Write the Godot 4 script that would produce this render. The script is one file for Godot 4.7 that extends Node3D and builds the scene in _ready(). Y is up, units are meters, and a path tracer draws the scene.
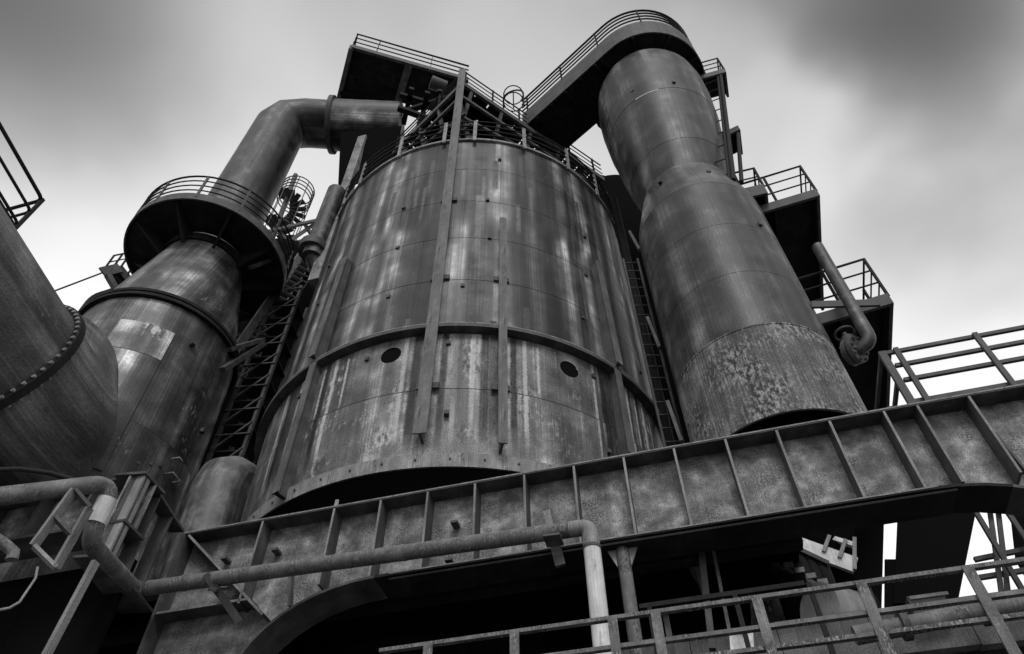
extends Node3D
# A rusting blast furnace seen from the yard below it, in grey tones.
# World: y up, metres; the camera stands at the origin, 1.7 m above the ground, looking towards -z.

var rng := RandomNumberGenerator.new()
var M := {}
var taken := {}
var base_of := {}

# furnace, right-hand column and left-hand column: axes on the ground plan (x, z)
const FX := Vector2(-1.292, -15.95)
const KX := Vector2(5.42, -11.26)
const LX := Vector2(-10.09, -13.68)
# directions of the girder: along it, and out of it towards the yard
const GU := Vector3(0.96850, 0, 0.24903)
const GN := Vector3(-0.24903, 0, 0.96850)

# ---------------------------------------------------------------- mesh builder
class MB:
	var v := PackedVector3Array()
	var n := PackedVector3Array()
	var t := PackedVector2Array()
	var ix := PackedInt32Array()
	func vert(p: Vector3, nn: Vector3, uv: Vector2) -> int:
		v.append(p); n.append(nn); t.append(uv)
		return v.size() - 1
	func tri(a: int, b: int, c: int) -> void:
		# front faces run clockwise when seen from the side of the normal
		if (v[b] - v[a]).cross(v[c] - v[a]).dot(n[a] + n[b] + n[c]) > 0.0:
			ix.append_array([a, c, b])
		else:
			ix.append_array([a, b, c])
	func quad(a: Vector3, b: Vector3, c: Vector3, d: Vector3, nn: Vector3, k := 0.25) -> void:
		var w := (b - a).length() * k
		var h := (d - a).length() * k
		var i := vert(a, nn, Vector2(0, 0))
		vert(b, nn, Vector2(w, 0)); vert(c, nn, Vector2(w, h)); vert(d, nn, Vector2(0, h))
		tri(i, i + 1, i + 2); tri(i, i + 2, i + 3)
	func hexa(p: Array) -> void:
		# eight corners: 0-3 one end, 4-7 the other, in the same order
		var m := Vector3.ZERO
		for q in p: m += q / 8.0
		for f in [[0, 1, 2, 3], [4, 5, 6, 7], [0, 1, 5, 4], [1, 2, 6, 5], [2, 3, 7, 6], [3, 0, 4, 7]]:
			var nn: Vector3 = (p[f[1]] - p[f[0]]).cross(p[f[3]] - p[f[0]])
			if nn.length() < 1e-9: nn = (p[f[2]] - p[f[1]]).cross(p[f[3]] - p[f[2]])
			nn = nn.normalized()
			if nn.dot((p[f[0]] + p[f[2]]) * 0.5 - m) < 0: nn = -nn
			quad(p[f[0]], p[f[1]], p[f[2]], p[f[3]], nn)
	func beam(a: Vector3, b: Vector3, w: float, h: float, up := Vector3.UP) -> void:
		var d := (b - a).normalized()
		var s := d.cross(up)
		if s.length() < 0.05: s = d.cross(Vector3(0.25, 0, -0.97))
		s = s.normalized()
		var q := s.cross(d).normalized()
		s *= w * 0.5; q *= h * 0.5
		hexa([a - s - q, a + s - q, a + s + q, a - s + q, b - s - q, b + s - q, b + s + q, b - s + q])
	func tube(pts: Array, r: float, sides := 10, caps := true, k := 0.25, r_end := -1.0) -> void:
		var cnt := pts.size()
		var d0: Vector3 = (pts[1] - pts[0]).normalized()
		var side := d0.cross(Vector3.UP)
		if side.length() < 0.05: side = d0.cross(Vector3(0.25, 0, -0.97))
		side = side.normalized()
		var first := v.size()
		var run := 0.0
		for i in cnt:
			var d: Vector3
			if i == 0: d = d0
			elif i == cnt - 1: d = (pts[i] - pts[i - 1]).normalized()
			else: d = ((pts[i] - pts[i - 1]).normalized() + (pts[i + 1] - pts[i]).normalized()).normalized()
			if i > 0: run += (pts[i] - pts[i - 1]).length()
			side = (side - d * side.dot(d)).normalized()
			var q := d.cross(side)
			var rr := r if r_end < 0 else lerpf(r, r_end, float(i) / (cnt - 1))
			var miter := 1.0
			for j in sides + 1:
				var an := TAU * j / sides
				var nn := side * cos(an) + q * sin(an)
				vert(pts[i] + nn * rr * miter, nn, Vector2(an * rr * k, run * k))
		for i in cnt - 1:
			for j in sides:
				var a := first + i * (sides + 1) + j
				tri(a, a + 1, a + sides + 2); tri(a, a + sides + 2, a + sides + 1)
		if caps:
			for e in [0, cnt - 1]:
				var dd: Vector3 = -d0 if e == 0 else (pts[cnt - 1] - pts[cnt - 2]).normalized()
				var cc := vert(pts[e], dd, Vector2.ZERO)
				var f2 := v.size()
				for j in sides + 1:
					var src: Vector3 = v[first + e * (sides + 1) + j]
					vert(src, dd, Vector2(src.x, src.y + src.z) * k)
				for j in sides: tri(cc, f2 + j, f2 + j + 1)
	func lathe(ax: Vector2, prof: Array, a0: float, a1: float, segs: int, k := 0.125, flip := false) -> void:
		# prof: Vector2(radius, height) in order; smooth within the profile
		var first := v.size()
		var cnt := prof.size()
		for i in cnt:
			var d: Vector2 = prof[mini(i + 1, cnt - 1)] - prof[maxi(i - 1, 0)]
			var n2 := Vector2(d.y, -d.x).normalized()
			if flip: n2 = -n2
			for j in segs + 1:
				var an := lerpf(a0, a1, float(j) / segs)
				var rad := Vector3(sin(an), 0, cos(an))
				vert(Vector3(ax.x, prof[i].y, ax.y) + rad * prof[i].x, (rad * n2.x + Vector3.UP * n2.y).normalized(), Vector2(an * maxf(prof[i].x, 0.8) * k, -prof[i].y * k))
		for i in cnt - 1:
			for j in segs:
				var a := first + i * (segs + 1) + j
				tri(a, a + 1, a + segs + 2); tri(a, a + segs + 2, a + segs + 1)
	func hard_lathe(ax: Vector2, prof: Array, a0: float, a1: float, segs: int, k := 0.125) -> void:
		# closed section, each side with its own flat normal
		for i in prof.size():
			var p: Vector2 = prof[i]
			var q: Vector2 = prof[(i + 1) % prof.size()]
			lathe(ax, [p, q], a0, a1, segs, k)
	func plate(poly: PackedVector2Array, o: Vector3, ux: Vector3, uy: Vector3, thick: float) -> void:
		# flat plate: outline in the plane (ux, uy), thickness out of it both ways
		var nn := ux.cross(uy).normalized()
		var ids := Geometry2D.triangulate_polygon(poly)
		for sgn in [1.0, -1.0]:
			var f := v.size()
			for p in poly: vert(o + ux * p.x + uy * p.y + nn * sgn * thick * 0.5, nn * sgn, p * 0.25)
			for i in range(0, ids.size(), 3): tri(f + ids[i], f + ids[i + 1], f + ids[i + 2])
		var turn := 1.0 if Geometry2D.is_polygon_clockwise(poly) else -1.0
		for i in poly.size():
			var p := poly[i]
			var q := poly[(i + 1) % poly.size()]
			var e := (q - p).normalized()
			var out := (ux * -e.y + uy * e.x) * turn
			var a := o + ux * p.x + uy * p.y
			var b := o + ux * q.x + uy * q.y
			quad(a - nn * thick * 0.5, b - nn * thick * 0.5, b + nn * thick * 0.5, a + nn * thick * 0.5, out)
	func mesh(off := Vector3.ZERO) -> ArrayMesh:
		var arr := []
		arr.resize(Mesh.ARRAY_MAX)
		var w := v.duplicate()
		for i in w.size(): w[i] -= off
		arr[Mesh.ARRAY_VERTEX] = w
		arr[Mesh.ARRAY_NORMAL] = n
		arr[Mesh.ARRAY_TEX_UV] = t
		arr[Mesh.ARRAY_INDEX] = ix
		var m := ArrayMesh.new()
		m.add_surface_from_arrays(Mesh.PRIMITIVE_TRIANGLES, arr)
		return m

# ---------------------------------------------------------------- naming and tagging
func numbered(p: Node, called: String) -> String:
	var key := str(p.get_instance_id()) + called
	var k: int = taken.get(key, 0)
	taken[key] = k + 1
	return called if k == 0 else "%s_%03d" % [called, k]

func thing(called: String, label: String, category: String, at := Vector3.ZERO, group := "") -> Node3D:
	var o := Node3D.new()
	o.name = numbered(self, called)
	o.position = at
	add_child(o, true)
	base_of[o] = at
	o.set_meta("label", label)
	o.set_meta("category", category)
	if group: o.set_meta("group", group)
	return o

func part(p: Node3D, called: String, b: MB, mat: Material, label := "") -> MeshInstance3D:
	var o := MeshInstance3D.new()
	o.name = numbered(p, called)
	o.mesh = b.mesh(base_of[p])
	o.material_override = mat
	p.add_child(o, true)
	base_of[o] = base_of[p]
	if label: o.set_meta("label", label)
	return o

func hold(p: Node3D, called: String) -> Node3D:
	var o := Node3D.new()
	o.name = numbered(p, called)
	p.add_child(o, true)
	base_of[o] = base_of[p]
	return o

func single(called: String, b: MB, mat: Material, label: String, category: String, group := "") -> MeshInstance3D:
	var o := MeshInstance3D.new()
	o.name = numbered(self, called)
	o.mesh = b.mesh()
	o.material_override = mat
	add_child(o, true)
	base_of[o] = Vector3.ZERO
	o.set_meta("label", label); o.set_meta("category", category)
	if group: o.set_meta("group", group)
	return o

func structure(called: String, b: MB, mat: Material) -> MeshInstance3D:
	var o := MeshInstance3D.new()
	o.name = numbered(self, called)
	o.mesh = b.mesh()
	o.material_override = mat
	add_child(o, true)
	base_of[o] = Vector3.ZERO
	o.set_meta("kind", "structure")
	return o

func bar(p: Node3D, called: String, a: Vector3, b: Vector3, w: float, h: float, mat: Material, up := Vector3.UP) -> MeshInstance3D:
	var m := MB.new()
	m.beam(a, b, w, h, up)
	return part(p, called, m, mat)

func pipe(p: Node3D, called: String, pts: Array, r: float, mat: Material, sides := 10, caps := true) -> MeshInstance3D:
	var m := MB.new()
	m.tube(pts, r, sides, caps)
	return part(p, called, m, mat)

func bend(pts: Array, r: float, steps := 6) -> Array:
	# a polyline with its corners rounded
	var out := [pts[0]]
	for i in range(1, pts.size() - 1):
		var a: Vector3 = (pts[i - 1] - pts[i])
		var b: Vector3 = (pts[i + 1] - pts[i])
		var k := minf(r, minf(a.length(), b.length()) * 0.48)
		var p0: Vector3 = pts[i] + a.normalized() * k
		var p1: Vector3 = pts[i] + b.normalized() * k
		for j in steps + 1:
			var t := float(j) / steps
			out.append(p0.lerp(pts[i], t).lerp(pts[i].lerp(p1, t), t))
	out.append(pts[-1])
	return out

func gp(s: float, y: float, o: float) -> Vector3:
	return GU * s - GN * o + Vector3.UP * y

func around(ax: Vector2, r: float, an: float, y: float) -> Vector3:
	return Vector3(ax.x + r * sin(an), y, ax.y + r * cos(an))

func arc(ax: Vector2, r: float, a0: float, a1: float, y: float, segs: int) -> Array:
	var out := []
	for i in segs + 1: out.append(around(ax, r, lerpf(a0, a1, float(i) / segs), y))
	return out

func railing(p: Node3D, line: Array, hgt: float, rails: int, spacing: float, r: float, mat: Material, flat_posts := false, start := 0.0) -> Node3D:
	# handrail along a deck edge: rails over the whole line, posts at even steps and at the ends
	var h := hold(p, "railing")
	for k in rails:
		var y := hgt * (1.0 - float(k) / rails)
		var pts := []
		for q in line: pts.append(q + Vector3.UP * y)
		pipe(h, "rail", pts, r * (1.0 if k == 0 else 0.75), mat, 8)
	var run := start
	for i in line.size() - 1:
		var a: Vector3 = line[i]
		var b: Vector3 = line[i + 1]
		var l := (b - a).length()
		while run <= l + 1e-4:
			var q := a.lerp(b, run / l)
			if flat_posts: bar(h, "post", q - Vector3.UP * 0.1, q + Vector3.UP * (hgt + 0.03), 0.09, 0.03, mat, (b - a).normalized())
			else: pipe(h, "post", [q - Vector3.UP * 0.06, q + Vector3.UP * hgt], r * 1.15, mat, 8)
			run += spacing
		run -= l
	return h

# ---------------------------------------------------------------- textures
var lut := PackedByteArray()

func field(sd: int, freq: float, w: int, h: int, sw: int, sh: int, oct := 4, gain := 0.5) -> PackedByteArray:
	var f := FastNoiseLite.new()
	f.seed = sd
	f.noise_type = FastNoiseLite.TYPE_SIMPLEX_SMOOTH
	f.frequency = freq
	f.fractal_octaves = oct
	f.fractal_gain = gain
	var im := f.get_seamless_image(sw, sh)
	im.convert(Image.FORMAT_L8)
	if sw != w or sh != h: im.resize(w, h, Image.INTERPOLATE_CUBIC)
	return im.get_data()

# Weathered steel: vertical run marks, blotches, fine grain and flakes of lost or pale paint. Values are linear reflectances.
func steel(sd: int, base: float, o := {}) -> StandardMaterial3D:
	var w: int = o.get("w", 1024)
	var h: int = o.get("h", 1024)
	var a1: float = o.get("runs", 0.35)
	var a2: float = o.get("fine_runs", 0.25)
	var a3: float = o.get("blotch", 0.35)
	var a4: float = o.get("grain", 0.25)
	var chips: float = o.get("chips", 0.0)
	var chip_value: float = o.get("chip_value", 0.5)
	var dark_chips: float = o.get("dark_chips", 0.0)
	var s1 := field(sd, 0.03, w, h, w / 4, maxi(h / 128, 6), 3)
	var s2 := field(sd + 1, 0.12, w, h, w, maxi(h / 128, 6), 4, 0.6)
	var bl := field(sd + 2, 0.012, w, h, w / 2, h / 2, 6, 0.62)
	var gr := field(sd + 3, 0.16, w, h, w, h, 3)
	var c1 := field(sd + 4, o.get("chip_size", 0.028), w, h, w, int(h * o.get("drag", 0.5)), 6, 0.75)
	var c2 := field(sd + 5, 0.01, w, h, w / 2, h / 2, 3)
	var out := PackedByteArray(); out.resize(w * h)
	var ro := PackedByteArray(); ro.resize(w * h)
	var hi := PackedByteArray(); hi.resize(w * h)
	var rough: float = o.get("rough", 0.55)
	var e := PackedFloat32Array(); e.resize(4096)
	for i in 4096: e[i] = exp((i - 2048) / 700.0)
	var k := 700.0 / 127.5
	for i in w * h:
		var q := (a1 * (s1[i] - 127.5) * (0.35 + c2[i] * 0.006) + a2 * (s2[i] - 127.5) + a3 * (bl[i] - 127.5) + a4 * (gr[i] - 127.5)) * k
		var val := base * e[clampi(int(q) + 2048, 0, 4095)]
		var hh := 128.0 + (gr[i] - 127.5) * 0.35 + (bl[i] - 127.5) * 0.25
		var rr := rough + (bl[i] - 127.5) * 0.0012 + (s2[i] - 127.5) * 0.0008
		if chips > 0.0:
			var m := (c1[i] * 0.5 + c2[i] * 0.35 + s2[i] * 0.15 - 127.5) / 127.5 + chips - 0.5
			if m > 0.0:
				var t := minf(m * 2.4, 1.0)
				val = lerpf(val, chip_value * (0.6 + gr[i] / 320.0), t)
				rr += 0.15 * t
				hh -= 22.0 * t
		if dark_chips > 0.0:
			var m2 := ((255 - c1[i]) * 0.55 + c2[i] * 0.45 - 127.5) / 127.5 + dark_chips - 0.5
			if m2 > 0.0:
				val = lerpf(val, base * 0.28, minf(m2 * 2.4, 1.0))
				rr += 0.1
		out[i] = lut[clampi(int(val * 1023.0), 0, 1023)]
		ro[i] = clampi(int(rr * 255.0), 30, 255)
		hi[i] = clampi(int(hh), 0, 255)
	# single run marks: [u, v from, v to, half width, reflectance, strength], in parts of the tile
	for mk in o.get("marks", []):
		var x0 := int(mk[0] * w)
		var hw := int(mk[3] * w * 2.0) + 2
		for y in range(int(mk[1] * h), int(mk[2] * h)):
			var ty: float = (y - mk[1] * h) / ((mk[2] - mk[1]) * h)
			var shift := (s1[posmod(y * w + x0, w * h)] - 127.5) * 0.03 + (gr[posmod(y * w + x0 * 3, w * h)] - 127.5) * 0.02
			for dx in range(-hw, hw + 1):
				var i := y * w + posmod(x0 + dx, w)
				var t: float = 1.0 - absf(dx + shift) / (mk[3] * w * (0.7 + gr[i] / 400.0 + 0.5 * s2[(i * 7) % (w * h)] / 255.0))
				if t <= 0.0: continue
				t = minf(t * 2.0, 1.0) * mk[5] * (0.45 + c1[i] / 230.0) * minf(1.0, (1.0 - ty) * 4.0)
				out[i] = clampi(int(lerpf(out[i], lut[int(mk[4] * 1023.0)], minf(t, 1.0))), 0, 255)
	var m3 := StandardMaterial3D.new()
	m3.albedo_texture = as_tex(out, w, h)
	m3.roughness_texture = as_tex(ro, w, h)
	m3.roughness_texture_channel = BaseMaterial3D.TEXTURE_CHANNEL_GRAYSCALE
	m3.roughness = 1.0
	var im := Image.create_from_data(w, h, false, Image.FORMAT_L8, hi)
	im.convert(Image.FORMAT_RGBA8)
	im.bump_map_to_normal_map(o.get("bump", 3.0))
	im.generate_mipmaps()
	m3.normal_enabled = true
	m3.normal_texture = ImageTexture.create_from_image(im)
	m3.normal_scale = o.get("relief", 0.5)
	m3.metallic_specular = o.get("gloss", 0.35)
	if o.has("tri"):
		m3.uv1_triplanar = true
		m3.uv1_world_triplanar = true
		m3.uv1_scale = o["tri"]
	return m3

func as_tex(d: PackedByteArray, w: int, h: int) -> ImageTexture:
	var im := Image.create_from_data(w, h, false, Image.FORMAT_L8, d)
	im.generate_mipmaps()
	return ImageTexture.create_from_image(im)

func tinted(m: StandardMaterial3D, f: float, off := Vector3.ZERO) -> StandardMaterial3D:
	var r: StandardMaterial3D = m.duplicate()
	r.albedo_color = Color(f, f, f).linear_to_srgb() if f <= 1.0 else Color(1, 1, 1)
	r.uv1_offset = off
	return r

func plain(v: float, rough := 0.7) -> StandardMaterial3D:
	var r := StandardMaterial3D.new()
	r.albedo_color = Color(v, v, v).linear_to_srgb()
	r.roughness = rough
	r.metallic_specular = 0.15
	return r

func make_sky() -> Sky:
	# a broken overcast in grey: pale low down, heavier cloud overhead
	var w := 1024
	var h := 512
	var f := FastNoiseLite.new()
	f.seed = 41; f.frequency = 0.9; f.fractal_octaves = 5; f.fractal_gain = 0.45
	f.noise_type = FastNoiseLite.TYPE_SIMPLEX_SMOOTH
	var g := FastNoiseLite.new()
	g.seed = 12; g.frequency = 0.55; g.fractal_octaves = 3
	g.noise_type = FastNoiseLite.TYPE_SIMPLEX_SMOOTH
	var clouds := [[Vector3(59.482, 100.000, -30.701), 0.27, 0.72], [Vector3(45.896, 100.000, -29.272), 0.2, 0.5], [Vector3(-70.038, 100.000, -26.572), 0.2, 0.75], [Vector3(-53.262, 100.000, -19.863), 0.2, 0.35]]
	var data := PackedFloat32Array()
	data.resize(w * h * 3)
	for y in h:
		var el := PI * 0.5 - PI * (y + 0.5) / h
		for x in w:
			var az := TAU * (x + 0.5) / w
			var d := Vector3(sin(az) * cos(el), sin(el), -cos(az) * cos(el))
			var p := Vector3(d.x, d.y * 1.5, d.z) / (0.35 + absf(d.y)) * 1.1
			var nz := f.get_noise_3dv(p * 2.0 + Vector3(3, 0, 5))
			var bz := g.get_noise_3dv(p + Vector3(7, 2, 1))
			var t := clampf((el - 0.65) / 0.8, 0.0, 1.0)
			var v := lerpf(1.0, 0.46, t * t * (3.0 - 2.0 * t))
			v *= 1.0 + 0.3 * nz + 0.14 * bz
			for c in clouds:
				var k := exp(-pow(d.angle_to(c[0].normalized()) / (c[1] * (1.0 + 1.1 * nz + 0.5 * bz)), 2.0))
				v *= 1.0 - c[2] * k
			v = clampf(v, 0.05, 1.0)
			if el < 0.0: v = 0.3
			var i := (y * w + x) * 3
			data[i] = v; data[i + 1] = v; data[i + 2] = v
	var im := Image.create_from_data(w, h, false, Image.FORMAT_RGBF, data.to_byte_array())
	var sm := PanoramaSkyMaterial.new()
	sm.panorama = ImageTexture.create_from_image(im)
	var s := Sky.new()
	s.sky_material = sm
	return s

# ---------------------------------------------------------------- scene
func _ready() -> void:
	rng.seed = 77
	var cam := Camera3D.new()
	cam.name = "camera"
	cam.transform = Transform3D(Basis(Vector3(1.000, -0.009, -0.010), Vector3(0.013, 0.642, 0.766), Vector3(-0.000, -0.766, 0.642)), Vector3(0, 1.7, 0))
	cam.fov = 48.71
	cam.near = 0.1
	cam.far = 600.0
	add_child(cam)
	cam.current = true
	var env := Environment.new()
	env.background_mode = Environment.BG_SKY
	env.sky = make_sky()
	env.tonemap_mode = Environment.TONE_MAPPER_LINEAR
	env.tonemap_exposure = 1.1
	env.sdfgi_enabled = true
	env.ssao_enabled = true
	env.ssil_enabled = true
	var we := WorldEnvironment.new()
	we.name = "world_environment"
	we.environment = env
	add_child(we)
	var sun := DirectionalLight3D.new()
	sun.name = "sun"
	sun.light_energy = 0.45
	sun.light_color = Color(1, 1, 1)
	sun.light_angular_distance = 20.0
	sun.shadow_enabled = true
	add_child(sun)
	sun.look_at_from_position(Vector3(1, 20, 20), Vector3.ZERO)
	materials()
	build_ground()
	build_furnace()
	build_right_column()
	build_left_column()
	build_girder()
	build_under_girder()
	build_downcomer()
	build_furnace_top()
	build_right_platforms()
	build_front_pipe()
	build_background()

func materials() -> void:
	lut.resize(1024)
	for i in 1024: lut[i] = int(Color(i / 1023.0, 0, 0).linear_to_srgb().r * 255.0 + 0.5)
	M.shaft = steel(100, 0.066, {"runs": 1.9, "fine_runs": 0.6, "blotch": 0.7, "grain": 0.3, "chips": 0.1, "chip_value": 0.2, "chip_size": 0.06, "rough": 0.5, "marks": shaft_marks()})
	M.shaft_b = tinted(M.shaft, 0.84)
	M.shaft_c = tinted(M.shaft, 0.93)
	M.belly = steel(140, 0.15, {"runs": 0.8, "fine_runs": 0.4, "blotch": 0.9, "grain": 0.5, "chips": 0.28, "chip_size": 0.05, "chip_value": 0.5, "dark_chips": 0.22, "rough": 0.5, "marks": belly_marks()})
	M.belly_b = tinted(M.belly, 0.88)
	M.column = steel(180, 0.044, {"runs": 1.0, "fine_runs": 0.5, "blotch": 1.0, "grain": 0.3, "chips": 0.05, "chip_value": 0.14, "chip_size": 0.06, "rough": 0.48})
	M.peeled = steel(200, 0.1, {"runs": 0.6, "fine_runs": 0.5, "blotch": 0.9, "grain": 0.7, "chip_size": 0.07, "chips": 0.5, "chip_value": 0.3, "dark_chips": 0.38, "rough": 0.75})
	M.left_column = steel(220, 0.075, {"runs": 1.3, "fine_runs": 0.6, "blotch": 1.0, "grain": 0.4, "chips": 0.17, "chip_value": 0.3, "chip_size": 0.05, "rough": 0.55})
	M.patch = steel(240, 0.17, {"runs": 1.0, "fine_runs": 0.4, "blotch": 1.1, "grain": 0.4, "chips": 0.36, "chip_value": 0.6, "chip_size": 0.03, "rough": 0.6})
	M.big_pipe = steel(260, 0.1, {"runs": 0.9, "fine_runs": 0.4, "blotch": 0.8, "grain": 0.35, "chips": 0.1, "chip_value": 0.22, "chip_size": 0.06, "rough": 0.5})
	M.web = steel(300, 0.17, {"runs": 0.2, "fine_runs": 0.25, "blotch": 1.3, "grain": 0.9, "chips": 0.36, "chip_size": 0.08, "chip_value": 0.42, "dark_chips": 0.34, "drag": 1.0, "rough": 0.7, "bump": 6.0, "relief": 0.8, "tri": Vector3(0.35, 0.35, 0.35)})
	M.dark = steel(320, 0.022, {"w": 512, "h": 512, "runs": 0.2, "blotch": 0.5, "grain": 0.4, "rough": 0.7, "gloss": 0.15, "tri": Vector3(0.5, 0.3, 0.5)})
	M.frame = steel(340, 0.065, {"w": 512, "h": 512, "runs": 0.2, "blotch": 0.6, "grain": 0.5, "chips": 0.12, "chip_value": 0.35, "rough": 0.65, "tri": Vector3(0.7, 0.5, 0.7)})
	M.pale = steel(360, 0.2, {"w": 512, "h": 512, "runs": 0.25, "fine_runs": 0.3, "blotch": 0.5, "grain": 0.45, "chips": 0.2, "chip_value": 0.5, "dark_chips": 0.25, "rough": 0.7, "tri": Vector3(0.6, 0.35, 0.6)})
	M.rust_pipe = steel(380, 0.14, {"w": 512, "h": 512, "runs": 0.2, "blotch": 0.6, "grain": 0.6, "chips": 0.34, "chip_value": 0.45, "dark_chips": 0.46, "chip_size": 0.06, "rough": 0.65, "tri": Vector3(1.1, 0.9, 1.1)})
	M.white_pipe = steel(400, 0.5, {"w": 512, "h": 512, "runs": 0.2, "blotch": 0.3, "grain": 0.2, "dark_chips": 0.2, "rough": 0.5, "tri": Vector3(0.8, 0.6, 0.8)})
	M.concrete = steel(420, 0.18, {"w": 512, "h": 512, "runs": 0.1, "blotch": 0.5, "grain": 0.5, "dark_chips": 0.2, "rough": 0.9, "tri": Vector3(0.4, 0.4, 0.4)})
	M.ground = steel(440, 0.13, {"w": 512, "h": 512, "runs": 0.0, "fine_runs": 0.0, "blotch": 0.5, "grain": 0.7, "rough": 0.95, "tri": Vector3(0.25, 0.25, 0.25)})
	M.shade_black = plain(0.007, 1.0)  # near-black that puts deep shade into undersides, recesses and backings
	M.shade_black.metallic_specular = 0.05
	M.pale_and_lit = tinted(M.pale, 0.85)  # pale steel; on edge strips it paints the light they catch
	M.rib = tinted(M.pale, 0.5)
	M.rail = plain(0.03, 0.6)
	M.wire = plain(0.03, 0.6)

func shaft_marks() -> Array:
	# long pale and dark runs down the shaft from the top rim
	var out := []
	var g := RandomNumberGenerator.new()
	g.seed = 5
	for i in 34:
		var y0 := g.randf_range(0.03, 0.5)
		out.append([g.randf(), y0, minf(y0 + g.randf_range(0.15, 0.5), 0.99), g.randf_range(0.003, 0.012), 0.17 if i % 3 != 0 else 0.02, g.randf_range(0.35, 0.75)])
	return out

func belly_marks() -> Array:
	# pale and dark runs down the belly plates beside the ribs
	var out := []
	var list := [[0.10, 14.05, 10.7, 0.05, 0.46, 1.0], [0.055, 14.05, 10.7, 0.07, 0.02, 0.9], [-0.06, 14.05, 10.7, 0.09, 0.018, 0.95], [-0.11, 14.05, 10.9, 0.05, 0.42, 0.9], [0.16, 13.9, 12.2, 0.03, 0.5, 0.9], [-0.17, 14.05, 11.4, 0.12, 0.04, 0.5], [-0.02, 14.05, 10.7, 0.12, 0.02, 0.7]]
	for rib in [Vector2(-0.6291, 14.240), Vector2(-0.0843, 14.126), Vector2(0.1948, 14.195), Vector2(0.7318, 14.347)]:
		for l in list:
			out.append([fposmod((rib.x + l[0]) * 5.385 * 0.125, 1.0), fposmod(-l[1] * 0.125, 1.0), fposmod(-l[2] * 0.125, 1.0), l[3] * 0.125, l[4], l[5]])
	return out

func build_ground() -> void:
	var b := MB.new()
	var q := 250.0
	b.quad(Vector3(-q, 0, -q), Vector3(q, 0, -q), Vector3(q, 0, q), Vector3(-q, 0, q), Vector3.UP)
	structure("ground", b, M.ground)

# a curved shell plate with thickness; holes are round openings given as Vector3(angle, height, radius)
func shell_plate(p: Node3D, called: String, ax: Vector2, a0: float, a1: float, r0: float, y0: float, r1: float, y1: float, th: float, mat: Material, hole := Vector3.ZERO, k := 0.125) -> MeshInstance3D:
	var b := MB.new()
	var ns := maxi(3, int((a1 - a0) / 0.045))
	var nv := 1
	var rm := (r0 + r1) * 0.5
	if hole.z > 0: ns = 40; nv = 44
	var first := b.v.size()
	var inside := {}
	var slope := (r0 - r1) / (y1 - y0)
	for j in nv + 1:
		for i in ns + 1:
			var an := lerpf(a0, a1, float(i) / ns)
			var y := lerpf(y0, y1, float(j) / nv)
			if hole.z > 0:
				var d := Vector2((an - hole.x) * rm, y - hole.y)
				var cell := maxf((a1 - a0) * rm / ns, (y1 - y0) / nv)
				if d.length() < hole.z + cell * 0.55 and d.length() > hole.z - cell * 0.55:
					d = d.normalized() * hole.z
					an = hole.x + d.x / rm; y = hole.y + d.y
				if d.length() < hole.z + 1e-4: inside[j * (ns + 1) + i] = true
			var r := lerpf(r0, r1, (y - y0) / (y1 - y0))
			var rad := Vector3(sin(an), 0, cos(an))
			b.vert(around(ax, r, an, y), (rad + Vector3.UP * slope).normalized(), Vector2(an * rm * k, -y * k))
	for j in nv:
		for i in ns:
			var a := first + j * (ns + 1) + i
			var four := [a, a + 1, a + ns + 2, a + ns + 1]
			var cnt := 0
			for q in four: cnt += 1 if inside.has(q - first) else 0
			if cnt == 4: continue
			b.tri(a, a + 1, a + ns + 2); b.tri(a, a + ns + 2, a + ns + 1)
	# rim of the plate
	for i in ns:
		var e0 := lerpf(a0, a1, float(i) / ns)
		var e1 := lerpf(a0, a1, float(i + 1) / ns)
		b.quad(around(ax, r1 - th, e0, y1), around(ax, r1 - th, e1, y1), around(ax, r1, e1, y1), around(ax, r1, e0, y1), Vector3.UP)
		b.quad(around(ax, r0 - th, e0, y0), around(ax, r0 - th, e1, y0), around(ax, r0, e1, y0), around(ax, r0, e0, y0), Vector3.DOWN)
	for e in [[a0, -1.0], [a1, 1.0]]:
		b.quad(around(ax, r0 - th, e[0], y0), around(ax, r0, e[0], y0), around(ax, r1, e[0], y1), around(ax, r1 - th, e[0], y1), Vector3(cos(e[0]), 0, -sin(e[0])) * e[1])
	var o := part(p, called, b, mat)
	if hole.z > 0:
		var l := MB.new()
		var c0 := around(ax, rm - 0.01, hole.x, hole.y)
		var c1 := around(ax, rm - 0.26, hole.x, hole.y)
		l.tube([c0, c1], hole.z + 0.012, 24, true)
		part(o, "manhole", l, M.shade_black, "dark round manhole opening")
	return o

func stud(p: Node3D, ax: Vector2, r: float, at: Vector2, size: float, mat: Material) -> void:
	var a := around(ax, r - 0.03, at.x, at.y)
	var c := around(ax, r + size * 0.8, at.x, at.y)
	bar(p, "stud", a, c, size, size, mat)

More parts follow.
